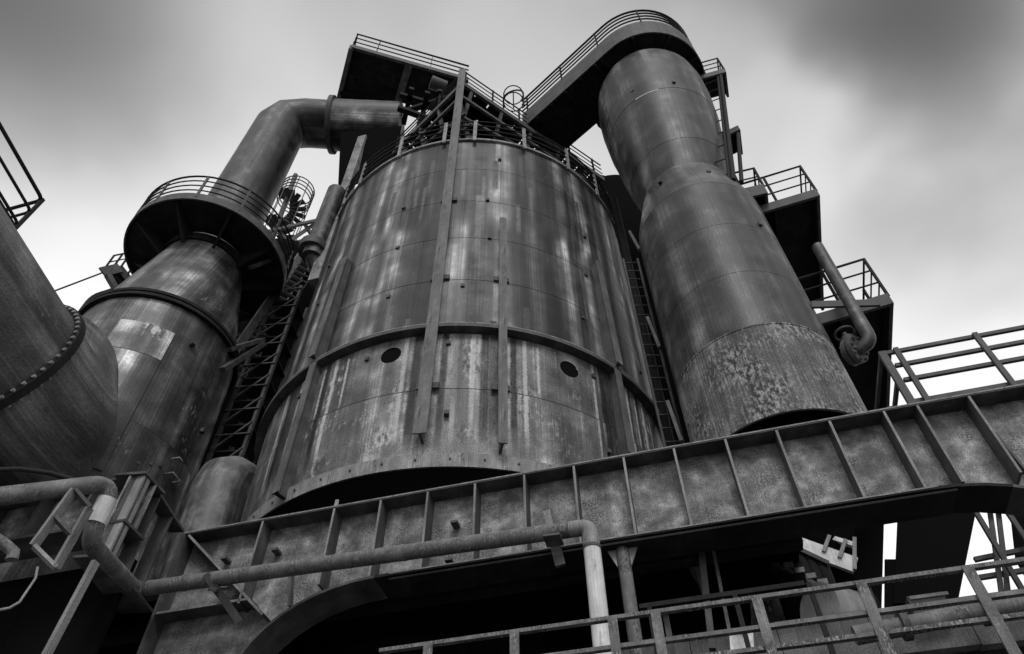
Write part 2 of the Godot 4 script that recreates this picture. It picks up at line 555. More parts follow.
func build_furnace() -> void:
	var f := thing("blast_furnace", "huge riveted cylindrical furnace shell with vertical ribs in the centre", "furnace", Vector3(FX.x, 0, FX.y))
	# core behind the plates, closed hearth below
	var b := MB.new()
	b.lathe(FX, [Vector2(5.1, 10.6), Vector2(5.24, 14.0), Vector2(5.24, 23.8), Vector2(4.9, 23.86), Vector2(0.0, 24.6)], -PI, PI, 72)
	part(f, "core", b, M.shade_black)
	b = MB.new()
	b.lathe(FX, [Vector2(4.0, 0), Vector2(4.0, 8.6), Vector2(5.0, 10.7)], -PI, PI, 48)
	part(f, "hearth", b, M.dark)
	# shell courses
	var rows := [[10.62, 12.35, 5.32, 5.38], [12.37, 14.06, 5.38, 5.42], [14.24, 16.1, 5.42, 5.42], [16.12, 18.0, 5.42, 5.41], [18.02, 19.95, 5.41, 5.4], [19.97, 21.9, 5.4, 5.39], [21.92, 23.82, 5.39, 5.38]]
	var ribs := [Vector2(-0.6291, 14.240), Vector2(-0.0843, 14.126), Vector2(0.1948, 14.195), Vector2(0.7318, 14.347)]
	var holes := [Vector2(-0.2599, 13.576), Vector2(0.4972, 13.551)]
	for i in rows.size():
		var row: Array = rows[i]
		var joints := []
		var lo := -1.75
		var hi := 1.95
		if i < 2:
			joints = [lo, ribs[0].x - 0.42, ribs[0].x, ribs[1].x, ribs[2].x, ribs[3].x, ribs[3].x + 0.42, hi]
		else:
			var a := lo + 0.19 * (i % 3)
			joints = [lo]
			while a < hi - 0.3:
				a += 0.52
				joints.append(minf(a, hi))
		for j in joints.size() - 1:
			var hole := Vector3.ZERO
			if i == 1:
				for q in holes:
					if q.x > joints[j] and q.x < joints[j + 1]: hole = Vector3(q.x, q.y, 0.24)
			var mat: Material
			if i < 2: mat = [M.belly, M.belly_b][(i + j) % 2]
			else: mat = [M.shaft, M.shaft_b, M.shaft_c][(i * 2 + j * 5 + (j * j) % 3) % 3]
			shell_plate(f, "shell_plate", FX, joints[j] + 0.0006, joints[j + 1] - 0.0006, row[2], row[0], row[3], row[1], 0.05, mat, hole)
	# bottom skirt
	b = MB.new()
	b.hard_lathe(FX, [Vector2(5.0, 10.3), Vector2(5.40, 10.3), Vector2(5.42, 10.61), Vector2(5.0, 10.61)], -1.8, 2.0, 90)
	var sk := part(f, "skirt", b, M.pale, "pale bottom skirt ring")
	for i in 24:
		var an := -1.3 + i * 0.12
		stud(sk, FX, 5.41, Vector2(an, 10.47), 0.035, M.frame)
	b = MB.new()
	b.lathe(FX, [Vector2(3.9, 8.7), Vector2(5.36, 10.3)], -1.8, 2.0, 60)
	part(f, "underside", b, M.shade_black)
	# belly ring
	b = MB.new()
	b.hard_lathe(FX, [Vector2(5.38, 14.08), Vector2(5.64, 14.08), Vector2(5.64, 14.2), Vector2(5.38, 14.22)], -1.8, 2.0, 100)
	var br := part(f, "belly_ring", b, M.frame)
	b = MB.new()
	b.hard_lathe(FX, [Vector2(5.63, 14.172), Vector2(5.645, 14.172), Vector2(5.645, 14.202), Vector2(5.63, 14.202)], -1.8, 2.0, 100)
	part(br, "lit_edge", b, M.pale_and_lit)  # pale line painting the light on the ring edge
	# top rim
	b = MB.new()
	b.hard_lathe(FX, [Vector2(5.2, 23.83), Vector2(5.46, 23.83), Vector2(5.46, 23.93), Vector2(5.2, 23.93)], -1.9, 2.0, 100)
	part(f, "top_rim", b, M.pale)
	# ribs: radial web and a flange on it
	var spans := [[Vector2(-0.5912, 18.390), ribs[0], 0.34], [Vector2(-0.5579, 10.380), ribs[0], 0.24], [Vector2(0.7199, 18.523), ribs[3], 0.34], [Vector2(0.6845, 11.535), ribs[3], 0.24]]
	for s in spans:
		var y0: float = minf(s[0].y, s[1].y) if s[0].y < 14 else 14.22
		var y1: float = s[0].y if s[0].y > 14 else 14.07
		var an: float = s[1].x
		var r := MB.new()
		var wide := Vector3(cos(an), 0, -sin(an))
		for o in [0.0]:
			r.hexa([around(FX, 5.3, an, y0) - wide * 0.05, around(FX, 5.4 + s[2], an, y0) - wide * 0.05, around(FX, 5.4 + s[2], an, y0) + wide * 0.05, around(FX, 5.3, an, y0) + wide * 0.05,
				around(FX, 5.3, an, y1) - wide * 0.05, around(FX, 5.4 + s[2] * (0.7 if y1 > 15 else 1.0), an, y1) - wide * 0.05, around(FX, 5.4 + s[2] * (0.7 if y1 > 15 else 1.0), an, y1) + wide * 0.05, around(FX, 5.3, an, y1) + wide * 0.05])
		var web := part(f, "rib", r, M.frame)
		bar(web, "rib_flange", around(FX, 5.41 + s[2], an, y0), around(FX, 5.41 + s[2] * (0.7 if y1 > 15 else 1.0), an, y1), 0.2, 0.03, M.rib, Vector3(sin(an), 0, cos(an)))
	var tall := [[ribs[1].x, 10.9, 29.6, 0.27], [ribs[2].x, 10.7, Vector2(0.1950, 18.745).y, 0.19]]
	for s in tall:
		var an: float = s[0]
		var out := Vector3(sin(an), 0, cos(an))
		var w := bar(f, "rib", around(FX, 5.5, an, s[1]), around(FX, 5.5, an, s[2]), 0.05, 0.3, M.frame, out)
		bar(w, "rib_flange", around(FX, 5.665, an, s[1]), around(FX, 5.665, an, s[2]), s[3], 0.03, M.rib, out)
		for y in [12.3, 16.1, 19.9]:
			if y < s[2]: bar(w, "clip", around(FX, 5.45, an, y), around(FX, 5.45, an, y + 0.16), s[3] + 0.2, 0.06, M.frame, out)
	# thin run-off strip beside the right-hand rib
	var st: Vector2 = Vector2(0.6573, 17.997)
	bar(f, "strip", around(FX, 5.42, ribs[3].x - 0.09, 14.22), around(FX, 5.42, ribs[3].x - 0.09, st.y), 0.05, 0.05, M.frame, Vector3(sin(ribs[3].x), 0, cos(ribs[3].x)))
	bar(f, "strip", around(FX, 5.4, ribs[3].x - 0.1, 10.7), around(FX, 5.42, ribs[3].x - 0.1, 14.06), 0.05, 0.05, M.frame, Vector3(sin(ribs[3].x), 0, cos(ribs[3].x)))
	for q in [Vector2(-0.3407, 20.108), Vector2(-0.3278, 17.983), Vector2(-0.3232, 15.813), Vector2(-0.8684, 19.516), Vector2(-0.8501, 17.576), Vector2(-0.7166, 15.566), Vector2(-0.7337, 13.527), Vector2(-0.3671, 13.638), Vector2(0.1361, 18.045), Vector2(0.0205, 15.849), Vector2(0.7038, 19.942), Vector2(0.6654, 17.831), Vector2(0.6036, 15.724), Vector2(0.6197, 13.663), Vector2(1.0296, 15.488), Vector2(0.6471, 11.513), Vector2(-0.0200, 13.735), Vector2(-0.0053, 11.632), Vector2(0.1200, 20.031), Vector2(0.1830, 22.642)]:
		stud(f, FX, 5.38, q, 0.1, M.frame)
	# gallery railing on the top rim
	var rl := hold(f, "railing")
	for k in 4:
		pipe(rl, "rail", arc(FX, 5.52, -1.5, 1.6, 24.05 + k * 0.33, 70), 0.03, M.rail, 6)
	for q in [-1.2, -0.95, Vector2(-0.7584, 23.967).x, Vector2(-0.4433, 23.640).x, Vector2(-0.1524, 23.814).x, Vector2(0.0296, 23.805).x, Vector2(0.3309, 23.924).x, Vector2(0.6352, 24.027).x, Vector2(0.8968, 23.433).x, 1.25]:
		bar(rl, "post", around(FX, 5.52, q, 23.6), around(FX, 5.52, q, 25.1), 0.12, 0.05, M.pale, Vector3(sin(q), 0, cos(q)))

func build_right_column() -> void:
	var f := thing("gas_column", "tall dark riveted column with waisted neck right of the furnace", "column", Vector3(KX.x, 0, KX.y))
	var b := MB.new()
	b.lathe(KX, [Vector2(0.0, 8.55), Vector2(0.45, 8.6), Vector2(1.55, 11.6), Vector2(1.6, 19)], -PI, PI, 40)
	part(f, "hopper", b, M.shade_black)
	var peel_y: float = Vector2(-0.1294, 13.067).y
	var rows := [[10.67, peel_y, 1.74, 1.74], [peel_y + 0.012, 14.9, 1.745, 1.745], [14.912, 16.9, 1.745, 1.745], [16.912, 19.0, 1.745, 1.74]]
	for i in rows.size():
		var row: Array = rows[i]
		var j0 := -PI + 0.5 * (i % 2)
		for j in 4:
			shell_plate(f, "shell_plate", KX, j0 + j * PI / 2 + 0.001, j0 + (j + 1) * PI / 2 - 0.001, row[2], row[0], row[3], row[1], 0.05, M.peeled if i == 0 else M.column, Vector3.ZERO)
	b = MB.new()
	b.hard_lathe(KX, [Vector2(1.7, peel_y - 0.03), Vector2(1.752, peel_y - 0.015), Vector2(1.752, peel_y + 0.02), Vector2(1.7, peel_y + 0.04)], -PI, PI, 64)
	part(f, "weld_band", b, M.peeled)
	b = MB.new()
	b.lathe(KX, [Vector2(1.742, 19.01), Vector2(1.72, 19.3), Vector2(1.4, 20.75), Vector2(1.3, 21.1)], -PI, PI, 64)
	part(f, "shoulder", b, M.big_pipe)
	b = MB.new()
	b.lathe(KX, [Vector2(1.34, 20.9), Vector2(1.56, 22.1)], -PI, PI, 64)
	part(f, "neck_plate", b, M.column)
	b = MB.new()
	b.lathe(KX, [Vector2(1.566, 22.11), Vector2(1.91, 25.1)], -PI, PI, 64)
	part(f, "neck_plate", b, M.column)
	b = MB.new()
	b.lathe(KX, [Vector2(1.918, 25.11), Vector2(2.02, 26.7), Vector2(2.03, 27.8), Vector2(1.95, 28.7), Vector2(1.75, 29.35), Vector2(1.4, 29.7)], -PI, PI, 64)
	part(f, "head", b, M.column)
	for q in [[1.93, Vector2(-0.6536, 25.791)], [1.95, Vector2(0.0593, 25.448)], [1.75, Vector2(-1.8730, 28.037)], [1.6, Vector2(-0.7878, 20.156)], [1.6, Vector2(0.0751, 19.836)], [1.75, Vector2(0.4942, 17.158)]]:
		stud(f, KX, q[0] - 0.04, q[1], 0.11, M.frame)

	# deck round the head, with a bridge to the furnace top
	var dk := thing("walkway_bridge", "curved walkway deck around the column head leading to the furnace top", "walkway", Vector3(KX.x, 28.4, KX.y))
	var y0 := 29.5
	var rd := 2.3
	var end_f: Vector3 = Vector3(0.574, 30.300, -12.681)
	end_f.y = 0
	var cen := Vector3(KX.x, 0, KX.y)
	var dir := end_f - cen
	var ang := atan2(dir.x, dir.z)
	var off := acos(rd * 0.98 / dir.length())
	var touch := Vector3(KX.x + rd * sin(ang + off), 0, KX.y + rd * cos(ang + off))
	var run := (touch - end_f).normalized()
	var inw := Vector3.UP.cross(run)
	if inw.dot(cen - touch) < 0: inw = -inw
	var wide := 1.9
	b = MB.new()
	b.hard_lathe(KX, [Vector2(0.5, y0), Vector2(rd - 0.02, y0), Vector2(rd - 0.02, y0 + 0.06), Vector2(0.5, y0 + 0.06)], -PI, PI, 64)
	part(dk, "deck", b, M.dark)
	var nb := 6
	for i in nb:
		var p := end_f.lerp(touch, float(i) / nb) + inw * (wide * 0.5) + Vector3.UP * (y0 + 0.02)
		var q := end_f.lerp(touch, (i + 0.99) / nb) + inw * (wide * 0.5) + Vector3.UP * (y0 + 0.02)
		bar(dk, "floor_plate", p, q, wide - 0.06, 0.05, M.dark)
		bar(dk, "floor_beam", p - inw * (wide * 0.48) - Vector3.UP * 0.12, p + inw * (wide * 0.48) - Vector3.UP * 0.12, 0.1, 0.2, M.dark)
	# outer edge: bridge front, then round the head
	var line := [end_f]
	for i in 37: line.append(Vector3(KX.x + rd * sin(ang + off + TAU * 0.62 * i / 36.0), 0, KX.y + rd * cos(ang + off + TAU * 0.62 * i / 36.0)))
	b = MB.new()
	for i in line.size() - 1:
		b.beam(line[i] + Vector3.UP * (y0 + 0.55), line[i + 1] + Vector3.UP * (y0 + 0.55), 0.05, 1.3)
	part(dk, "fascia", b, M.frame)
	bar(dk, "rear_fascia", end_f + inw * wide + Vector3.UP * (y0 + 0.2), touch + inw * wide + Vector3.UP * (y0 + 0.2), 0.05, 0.6, M.dark)
	for an in 10:
		var q2 := TAU * an / 10.0 + 0.3
		bar(dk, "bracket", around(KX, 1.3, q2, y0 - 0.1), around(KX, 2.26, q2, y0 - 0.1), 0.1, 0.18, M.dark)
	var rl := []
	for q in line: rl.append(q + Vector3.UP * (y0 + 1.2))
	railing(dk, rl, 1.4, 4, 1.9, 0.045, M.rail, true, 0.3)
	railing(dk, [end_f + inw * wide + Vector3.UP * (y0 + 0.5), touch + inw * wide + Vector3.UP * (y0 + 0.5)], 1.5, 3, 1.9, 0.04, M.rail, true, 0.3)

func build_left_column() -> void:
	var f := thing("dust_catcher", "broad rusty left column with cone top and round railed gallery", "column", Vector3(LX.x, 0, LX.y))
	var b := MB.new()
	b.lathe(LX, [Vector2(2.46, 0), Vector2(2.46, 8.0), Vector2(2.38, 10.2)], -PI, PI, 64)
	part(f, "lower_drum", b, M.left_column)
	var rows := [[10.21, 12.9, 2.38, 2.25], [12.91, 16.95, 2.25, 2.12]]
	for i in 2:
		for j in 5:
			var a := -PI + j * TAU / 5 + 0.4 * i
			shell_plate(f, "shell_plate", LX, a + 0.0008, a + TAU / 5 - 0.0008, rows[i][2], rows[i][0], rows[i][3], rows[i][1], 0.05, M.left_column)
	b = MB.new()
	b.lathe(LX, [Vector2(2.2, 10), Vector2(2.05, 16.9)], -PI, PI, 48)
	part(f, "core", b, M.shade_black)
	b = MB.new()
	b.hard_lathe(LX, [Vector2(2.0, 16.96), Vector2(2.24, 16.96), Vector2(2.24, 17.06), Vector2(2.2, 17.06), Vector2(2.2, 17.12), Vector2(2.24, 17.12), Vector2(2.24, 17.22), Vector2(2.0, 17.22)], -PI, PI, 72)
	part(f, "flange", b, M.dark)
	b = MB.new()
	b.lathe(LX, [Vector2(2.08, 17.22), Vector2(1.22, 21.3)], -PI, PI, 64)
	part(f, "cone", b, M.left_column)
	b = MB.new()
	b.hard_lathe(LX, [Vector2(1.1, 21.0), Vector2(1.36, 21.0), Vector2(1.36, 21.3), Vector2(1.1, 21.3)], -PI, PI, 48)
	part(f, "collar", b, M.dark)
	# repair patch
	var pa: Vector2 = Vector2(0.7021, 15.961)
	var lo: Vector2 = Vector2(0.6790, 11.389)
	var pl := pa.x - 0.62
	for k in 2:
		var y0: float = [lo.y, 14.9][k]
		var y1: float = [14.88, pa.y][k]
		shell_plate(f, "patch_plate", LX, pl, pa.x, lerpf(2.38, 2.12, (y0 - 10.2) / 6.75) + 0.02, y0, lerpf(2.38, 2.12, (y1 - 10.2) / 6.75) + 0.02, y1, 0.04, [M.left_column, M.patch][k])
	for q in [Vector2(0.9284, 15.936), Vector2(1.5598, 14.069)]:
		stud(f, LX, 2.2, q, 0.12, M.frame)
	for q in [Vector2(0.9552, 11.981), Vector2(1.0731, 12.144), Vector2(1.1782, 12.268)]:
		stud(f, LX, 2.26, q, 0.06, M.frame)
	for q in [Vector2(1.3300, 12.599), Vector2(1.3327, 12.168)]:
		var a := around(LX, 2.3, q.x, q.y)
		var o := around(LX, 2.5, q.x, q.y)
		var w2 := Vector3(cos(q.x), 0, -sin(q.x)) * 0.16
		pipe(f, "step_iron", [a - w2, o - w2, o + w2, a + w2], 0.025, M.pale_and_lit, 6)
	# gallery
	var g := hold(f, "gallery")
	b = MB.new()
	b.hard_lathe(LX, [Vector2(1.25, 21.48), Vector2(2.5, 21.48), Vector2(2.5, 21.56), Vector2(1.25, 21.56)], -PI, PI, 72)
	part(g, "deck", b, M.dark)
	b = MB.new()
	b.hard_lathe(LX, [Vector2(2.5, 21.36), Vector2(2.55, 21.36), Vector2(2.55, 21.7), Vector2(2.5, 21.7)], -PI, PI, 72)
	part(g, "kick_plate", b, M.frame)
	for j in 9:
		var an := -PI + 0.25 + j * TAU / 9
		var w := MB.new()
		var wide := Vector3(cos(an), 0, -sin(an)) * 0.04
		w.hexa([around(LX, 1.2, an, 20.7) - wide, around(LX, 1.3, an, 20.7) - wide, around(LX, 1.3, an, 20.7) + wide, around(LX, 1.2, an, 20.7) + wide,
			around(LX, 1.2, an, 21.47) - wide, around(LX, 2.48, an, 21.47) - wide, around(LX, 2.48, an, 21.47) + wide, around(LX, 1.2, an, 21.47) + wide])
		part(g, "bracket", w, M.dark)
	for k in 4:
		pipe(g, "rail", arc(LX, 2.54, -PI, PI, 21.9 + k * 0.29, 64), 0.025 if k < 3 else 0.035, M.rail, 6, false)
	for j in 12:
		var an := -PI + 0.15 + j * TAU / 12
		bar(g, "post", around(LX, 2.54, an, 21.5), around(LX, 2.54, an, 22.8), 0.08, 0.04, M.frame, Vector3(sin(an), 0, cos(an)))

	# elbow pipe from the column head over to the furnace top
	var e := thing("elbow_pipe", "large bent gas pipe rising from left gallery and turning to furnace top", "pipe", Vector3(LX.x, 21.5, LX.y))
	var top := Vector3(LX.x, 32.6, LX.y)
	var far: Vector3 = Vector3(-7.951, 32.600, -13.864)
	var far2: Vector3 = Vector3(-4.859, 32.600, -14.052)
	b = MB.new()
	b.tube(bend([Vector3(LX.x, 21.3, LX.y), top, far], 1.1, 2), 1.08, 40, false, 0.125)
	part(e, "pipe_bend", b, M.column)
	b = MB.new()
	b.tube([far - (far - top).normalized() * 0.1, far + (far - top).normalized() * 0.1], 1.3, 40, true, 0.125)
	part(e, "flange", b, M.frame)
	b = MB.new()
	b.tube([far + (far2 - far).normalized() * 0.1, far2], 1.15, 40, true, 0.125)
	part(e, "pipe_end", b, M.left_column)
	# leg that carries the pipe, and the mass under it
	var leg := thing("pipe_support", "pale steel post propping the elbow pipe above the furnace rim", "post", Vector3(-6.187, 24.149, -13.555))
	var p0: Vector3 = Vector3(-6.187, 24.149, -13.555)
	var p1: Vector3 = Vector3(-6.249, 30.029, -13.526)
	bar(leg, "post", p0 - Vector3.UP * 4.0, Vector3(p0.x, p1.y + 0.4, p0.z), 0.36, 0.36, M.pale)

func build_downcomer() -> void:
	var d := thing("blast_main", "thick pipe with bolted flange slanting in at the left edge", "pipe", Vector3(-7.871, 9.876, -7.685))
	var p0: Vector3 = Vector3(-8.760, 9.981, -2.811)
	var p1: Vector3 = Vector3(-8.016, 9.562, -7.238)
	var p2: Vector3 = Vector3(-10.218, 13.109, -10.707)
	var up_dir := (p0 - p1).normalized()
	var b := MB.new()
	b.tube([p0, p1], 1.5, 48, false, 0.125)
	part(d, "upper_pipe", b, M.big_pipe)
	b = MB.new()
	b.tube([p1 + up_dir * 0.06, p1 - up_dir * 0.06], 1.62, 56, true, 0.125)
	var fl := part(d, "flange", b, M.dark)
	var sd := up_dir.cross(Vector3.UP).normalized()
	var sq := up_dir.cross(sd)
	for i in 64:
		var an := TAU * i / 64.0
		var c := p1 + (sd * cos(an) + sq * sin(an)) * 1.565
		pipe(fl, "bolt", [c + up_dir * 0.09, c - up_dir * 0.1], 0.032, M.pale, 6)
	b = MB.new()
	b.tube(bend([p1 - up_dir * 0.05, p1 - up_dir * 1.0, p2], 1.3, 10), 1.5, 48, false, 0.125)
	part(d, "lower_pipe", b, M.big_pipe)

func web_panel(p: Node3D, s0: float, s1: float, y0: float, y1: float, mat: Material) -> void:
	var b := MB.new()
	b.beam(gp(s0, (y0 + y1) * 0.5, 8.52), gp(s1, (y0 + y1) * 0.5, 8.52), 0.03, y1 - y0)
	part(p, "web_panel", b, mat)

# upright plate on the girder web: the plate itself and a pale strip painting the light along its front edge
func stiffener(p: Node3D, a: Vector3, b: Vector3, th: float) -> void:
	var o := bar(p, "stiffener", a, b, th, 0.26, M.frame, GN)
	bar(o, "lit_edge", a + GN * 0.133, b + GN * 0.133, th * 0.9, 0.008, M.pale_and_lit, GN)

func build_girder() -> void:
	var top := 8.465
	var low := 7.13
	var g := thing("portal_girder", "long riveted plate girder with upright stiffeners crossing the whole foreground", "girder", gp(-7.5, 0, 8.5))
	var ss := [-4.96, -4.2, -3.45, -2.71, -1.96, -1.22, -0.49, 0.23, 0.95, 1.65, 2.36, 3.07, 3.5, 4.15, 4.9, 5.65, 6.4]
	var left := -7.53
	var right := 7.2
	var b := MB.new()
	b.beam(gp(left, top - 0.02, 8.51), gp(right, top - 0.02, 8.51), 0.56, 0.04)
	var tf := part(g, "top_flange", b, M.frame)
	bar(tf, "lit_edge", gp(left, top - 0.012, 8.226), gp(right, top - 0.012, 8.226), 0.008, 0.022, M.pale_and_lit)  # light on the top flange edge, put into its colour
	var mats := [M.web, tinted(M.web, 0.85, Vector3(0.3, 0.1, 0.2)), tinted(M.web, 0.93, Vector3(0.7, 0.5, 0.1))]
	# straight middle part
	var i0 := 2
	for i in ss.size() - 1:
		if ss[i] >= -3.46 and ss[i] < 3.4: web_panel(g, ss[i] + 0.004, ss[i + 1] - 0.004, low, top - 0.04, mats[i % 3])
	# haunched ends: plates with a rounded inner corner running down into the legs
	var ends := [[left, -3.454, -6.0, 1.0], [right, 3.504, 5.0, -1.0]]
	var path_l := []
	for e in ends:
		var edge: float = e[2]
		var poly := PackedVector2Array([Vector2(e[0], top - 0.04), Vector2(e[1], top - 0.04), Vector2(e[1], low)])
		var curve := []
		var rr := 1.5
		var cx: float = edge + rr * 1.25 * e[3]
		for k in 11:
			var an := PI * 0.5 * k / 10.0
			curve.append(Vector2(cx - sin(an) * rr * 1.25 * e[3], low - rr * 0.85 + cos(an) * rr * 0.85))
		for q in curve: poly.append(q)
		poly.append(Vector2(edge, 0.0)); poly.append(Vector2(e[0], 0.0))
		b = MB.new()
		b.plate(poly, -GN * 8.52, GU, Vector3.UP, 0.03)
		part(g, "haunch_plate", b, mats[1] if e[3] > 0 else mats[0])
		curve.append(Vector2(edge, 0.0))
		path_l.append(curve)
	# bottom flange follows the opening
	var line := []
	var c0: Array = path_l[0].duplicate()
	c0.reverse()
	line = c0 + path_l[1]
	b = MB.new()
	var arches := [MB.new(), MB.new()]
	for i in line.size() - 1:
		var a := gp(line[i].x, line[i].y - 0.001, 8.51)
		var c := gp(line[i + 1].x, line[i + 1].y - 0.001, 8.51)
		var t := (c - a).normalized()
		var nn := t.cross(GN).normalized() * 0.02
		var w := GN * 0.28
		(b if absf(line[i].x) < 4.2 and absf(line[i + 1].x) < 4.2 else arches[0 if line[i].x < 0 else 1]).hexa([a - nn - w, a + nn - w, a + nn + w, a - nn + w, c - nn - w, c + nn - w, c + nn + w, c - nn + w])
	for ar in arches: part(g, "arch_flange", ar, M.frame)
	var bf := part(g, "bottom_flange", b, M.dark)
	bar(bf, "lit_edge", gp(-3.9, low + 0.008, 8.226), gp(3.2, low + 0.008, 8.226), 0.008, 0.02, M.pale_and_lit)  # painted bright line where the bottom flange edge catches light
	# second, doubled flange plate under the middle
	bar(g, "cover_plate", gp(-3.9, low - 0.06, 8.5), gp(3.4, low - 0.06, 8.5), 0.5, 0.03, M.dark)
	bar(g, "leg_flange", gp(left, 0, 8.51), gp(left, top - 0.05, 8.51), 0.04, 0.56, M.frame, GN)
	for s in ss:
		stiffener(g, gp(s, low + 0.02, 8.37), gp(s, top - 0.042, 8.37), 0.035)
	# stiffeners of the left haunch: diagonal, level and upright
	stiffener(g, gp(-7.45, top - 0.06, 8.37), gp(-5.72, 6.82, 8.37), 0.04)
	stiffener(g, gp(-7.5, 7.1, 8.37), gp(-6.0, 7.1, 8.37), 0.04)
	stiffener(g, gp(-6.16, 7.05, 8.37), gp(-6.16, top - 0.045, 8.37), 0.035)
	bar(g, "stiffener", gp(-5.45, 7.0, 8.45), gp(-5.6, 7.75, 8.45), 0.03, 0.1, M.frame, GN)
	bar(g, "stiffener", gp(4.3, 7.3, 8.45), gp(4.25, 7.9, 8.45), 0.03, 0.1, M.frame, GN)
	for q in [[-6.75, 7.95], [-5.9, 7.95], [-3.05, 7.9], [-3.1, 7.3]]:
		bar(g, "lug", gp(q[0] - 0.05, q[1], 8.42), gp(q[0] + 0.05, q[1], 8.42), 0.16, 0.04, M.frame)
	bar(g, "lug", gp(-4.98, top, 8.3), gp(-4.98, top + 0.16, 8.3), 0.05, 0.03, M.pale)

	# side girder: comes forward from the corner and runs on to the left
	var k := thing("side_girder", "shorter girder bay stepping forward at the lower left corner", "girder", Vector3(1.262, 0.100, 1.971))
	var c1: Vector3 = Vector3(-5.229, 8.460, -9.774)
	var c2: Vector3 = Vector3(-5.333, 8.460, -8.329)
	var c3: Vector3 = Vector3(-10.207, 8.460, -9.474)
	var din := (c1 - c2).normalized()
	var side := din.cross(Vector3.UP).normalized()   # to the right, seen from the yard
	var dl := (c3 - c2).normalized()
	# facing plates
	var inset := 0.24
	var q2 := c2 - side * inset - dl.cross(Vector3.UP).normalized() * 0.0 - din * 0.0
	for i in 3:
		var a := (c2 - side * inset).lerp(c1 - side * inset, i / 3.0)
		var e2 := (c2 - side * inset).lerp(c1 - side * inset, (i + 1) / 3.0 - 0.004)
		bar(k, "web_panel", a - Vector3.UP * 0.69 + Vector3.UP * 0.0, e2 - Vector3.UP * 0.69, 0.03, 1.3, mats[i], Vector3.UP)
		var st := (c2 - side * 0.12).lerp(c1 - side * 0.12, (i + 0.12) / 3.0)
		bar(k, "stiffener", st - Vector3.UP * 1.34, st - Vector3.UP * 0.045, 0.22, 0.035, M.frame, din)
	bar(k, "top_flange", c2 - side * 0.24 - Vector3.UP * 0.02 - din * 0.02, c1 - side * 0.24 - Vector3.UP * 0.02, 0.48, 0.04, M.frame)
	bar(k, "bottom_flange", c2 - side * 0.24 - Vector3.UP * 1.36, c1 - side * 0.24 - Vector3.UP * 1.36, 0.48, 0.04, M.frame)
	var nl := dl.cross(Vector3.UP).normalized()
	if nl.z < 0: nl = -nl
	bar(k, "top_flange", c2 - nl * 0.24 - Vector3.UP * 0.021, c3 - nl * 0.24 - Vector3.UP * 0.021, 0.48, 0.04, M.frame)
	for i in 6:
		var a := (c2 - nl * 0.26).lerp(c3 - nl * 0.26, i / 6.0)
		var e2 := (c2 - nl * 0.26).lerp(c3 - nl * 0.26, (i + 1) / 6.0 - 0.002)
		bar(k, "web_panel", a - Vector3.UP * 0.42, e2 - Vector3.UP * 0.42, 0.03, 0.75, mats[(i + 1) % 3])
		if i > 0: bar(k, "stiffener", a + nl * 0.13 - Vector3.UP * 0.8, a + nl * 0.13 - Vector3.UP * 0.045, 0.035, 0.22, M.frame, nl)
	bar(k, "bottom_flange", c2 - nl * 0.24 - Vector3.UP * 0.82, c3 - nl * 0.24 - Vector3.UP * 0.82, 0.48, 0.04, M.frame)
	bar(k, "corner_post", c2 - side * 0.1 - nl * 0.1 - Vector3.UP * 1.38, c2 - side * 0.1 - nl * 0.1 - Vector3.UP * 0.04, 0.14, 0.14, M.pale)

	# handrail above the right end of the girder
	var h := thing("gantry_handrail", "bare steel handrail standing on the right end of the girder", "handrail", gp(3.3, top, 8.6))
	var ho := 8.4
	var hy: float = 9.617
	var h1: float = 9.343
	var h2: float = 9.044
	var sa: float = 3.707
	var sb: float = 4.801
	var s0: float = 3.476
	for o in [ho, ho + 1.3]:
		for y in [hy, h1, h2]:
			bar(h, "rail", gp(s0 if y == hy else s0 + 0.12, y, o), gp(8.0, y, o), 0.05, 0.06, M.frame)
		for k2 in 4:
			var sp: float = sa + (sb - sa) * k2
			bar(h, "post", gp(sp, top - 0.01, o - 0.05), gp(sp, hy + 0.02, o - 0.05), 0.07, 0.05, M.frame)
	for y in [hy, h2]:
		bar(h, "rail", gp(s0 + 0.03, y, ho), gp(s0 + 0.03, y, ho + 1.3), 0.05, 0.06, M.frame)
	for o in [ho, ho + 1.3]:
		bar(h, "post", gp(s0 + 0.03, top - 0.01, o - 0.04), gp(s0 + 0.03, hy, o - 0.04), 0.1, 0.06, M.frame)
	bar(h, "toe_board", gp(sa - 0.2, top + 0.12, 8.42), gp(8.0, top + 0.12, 8.42), 0.03, 0.2, M.frame)

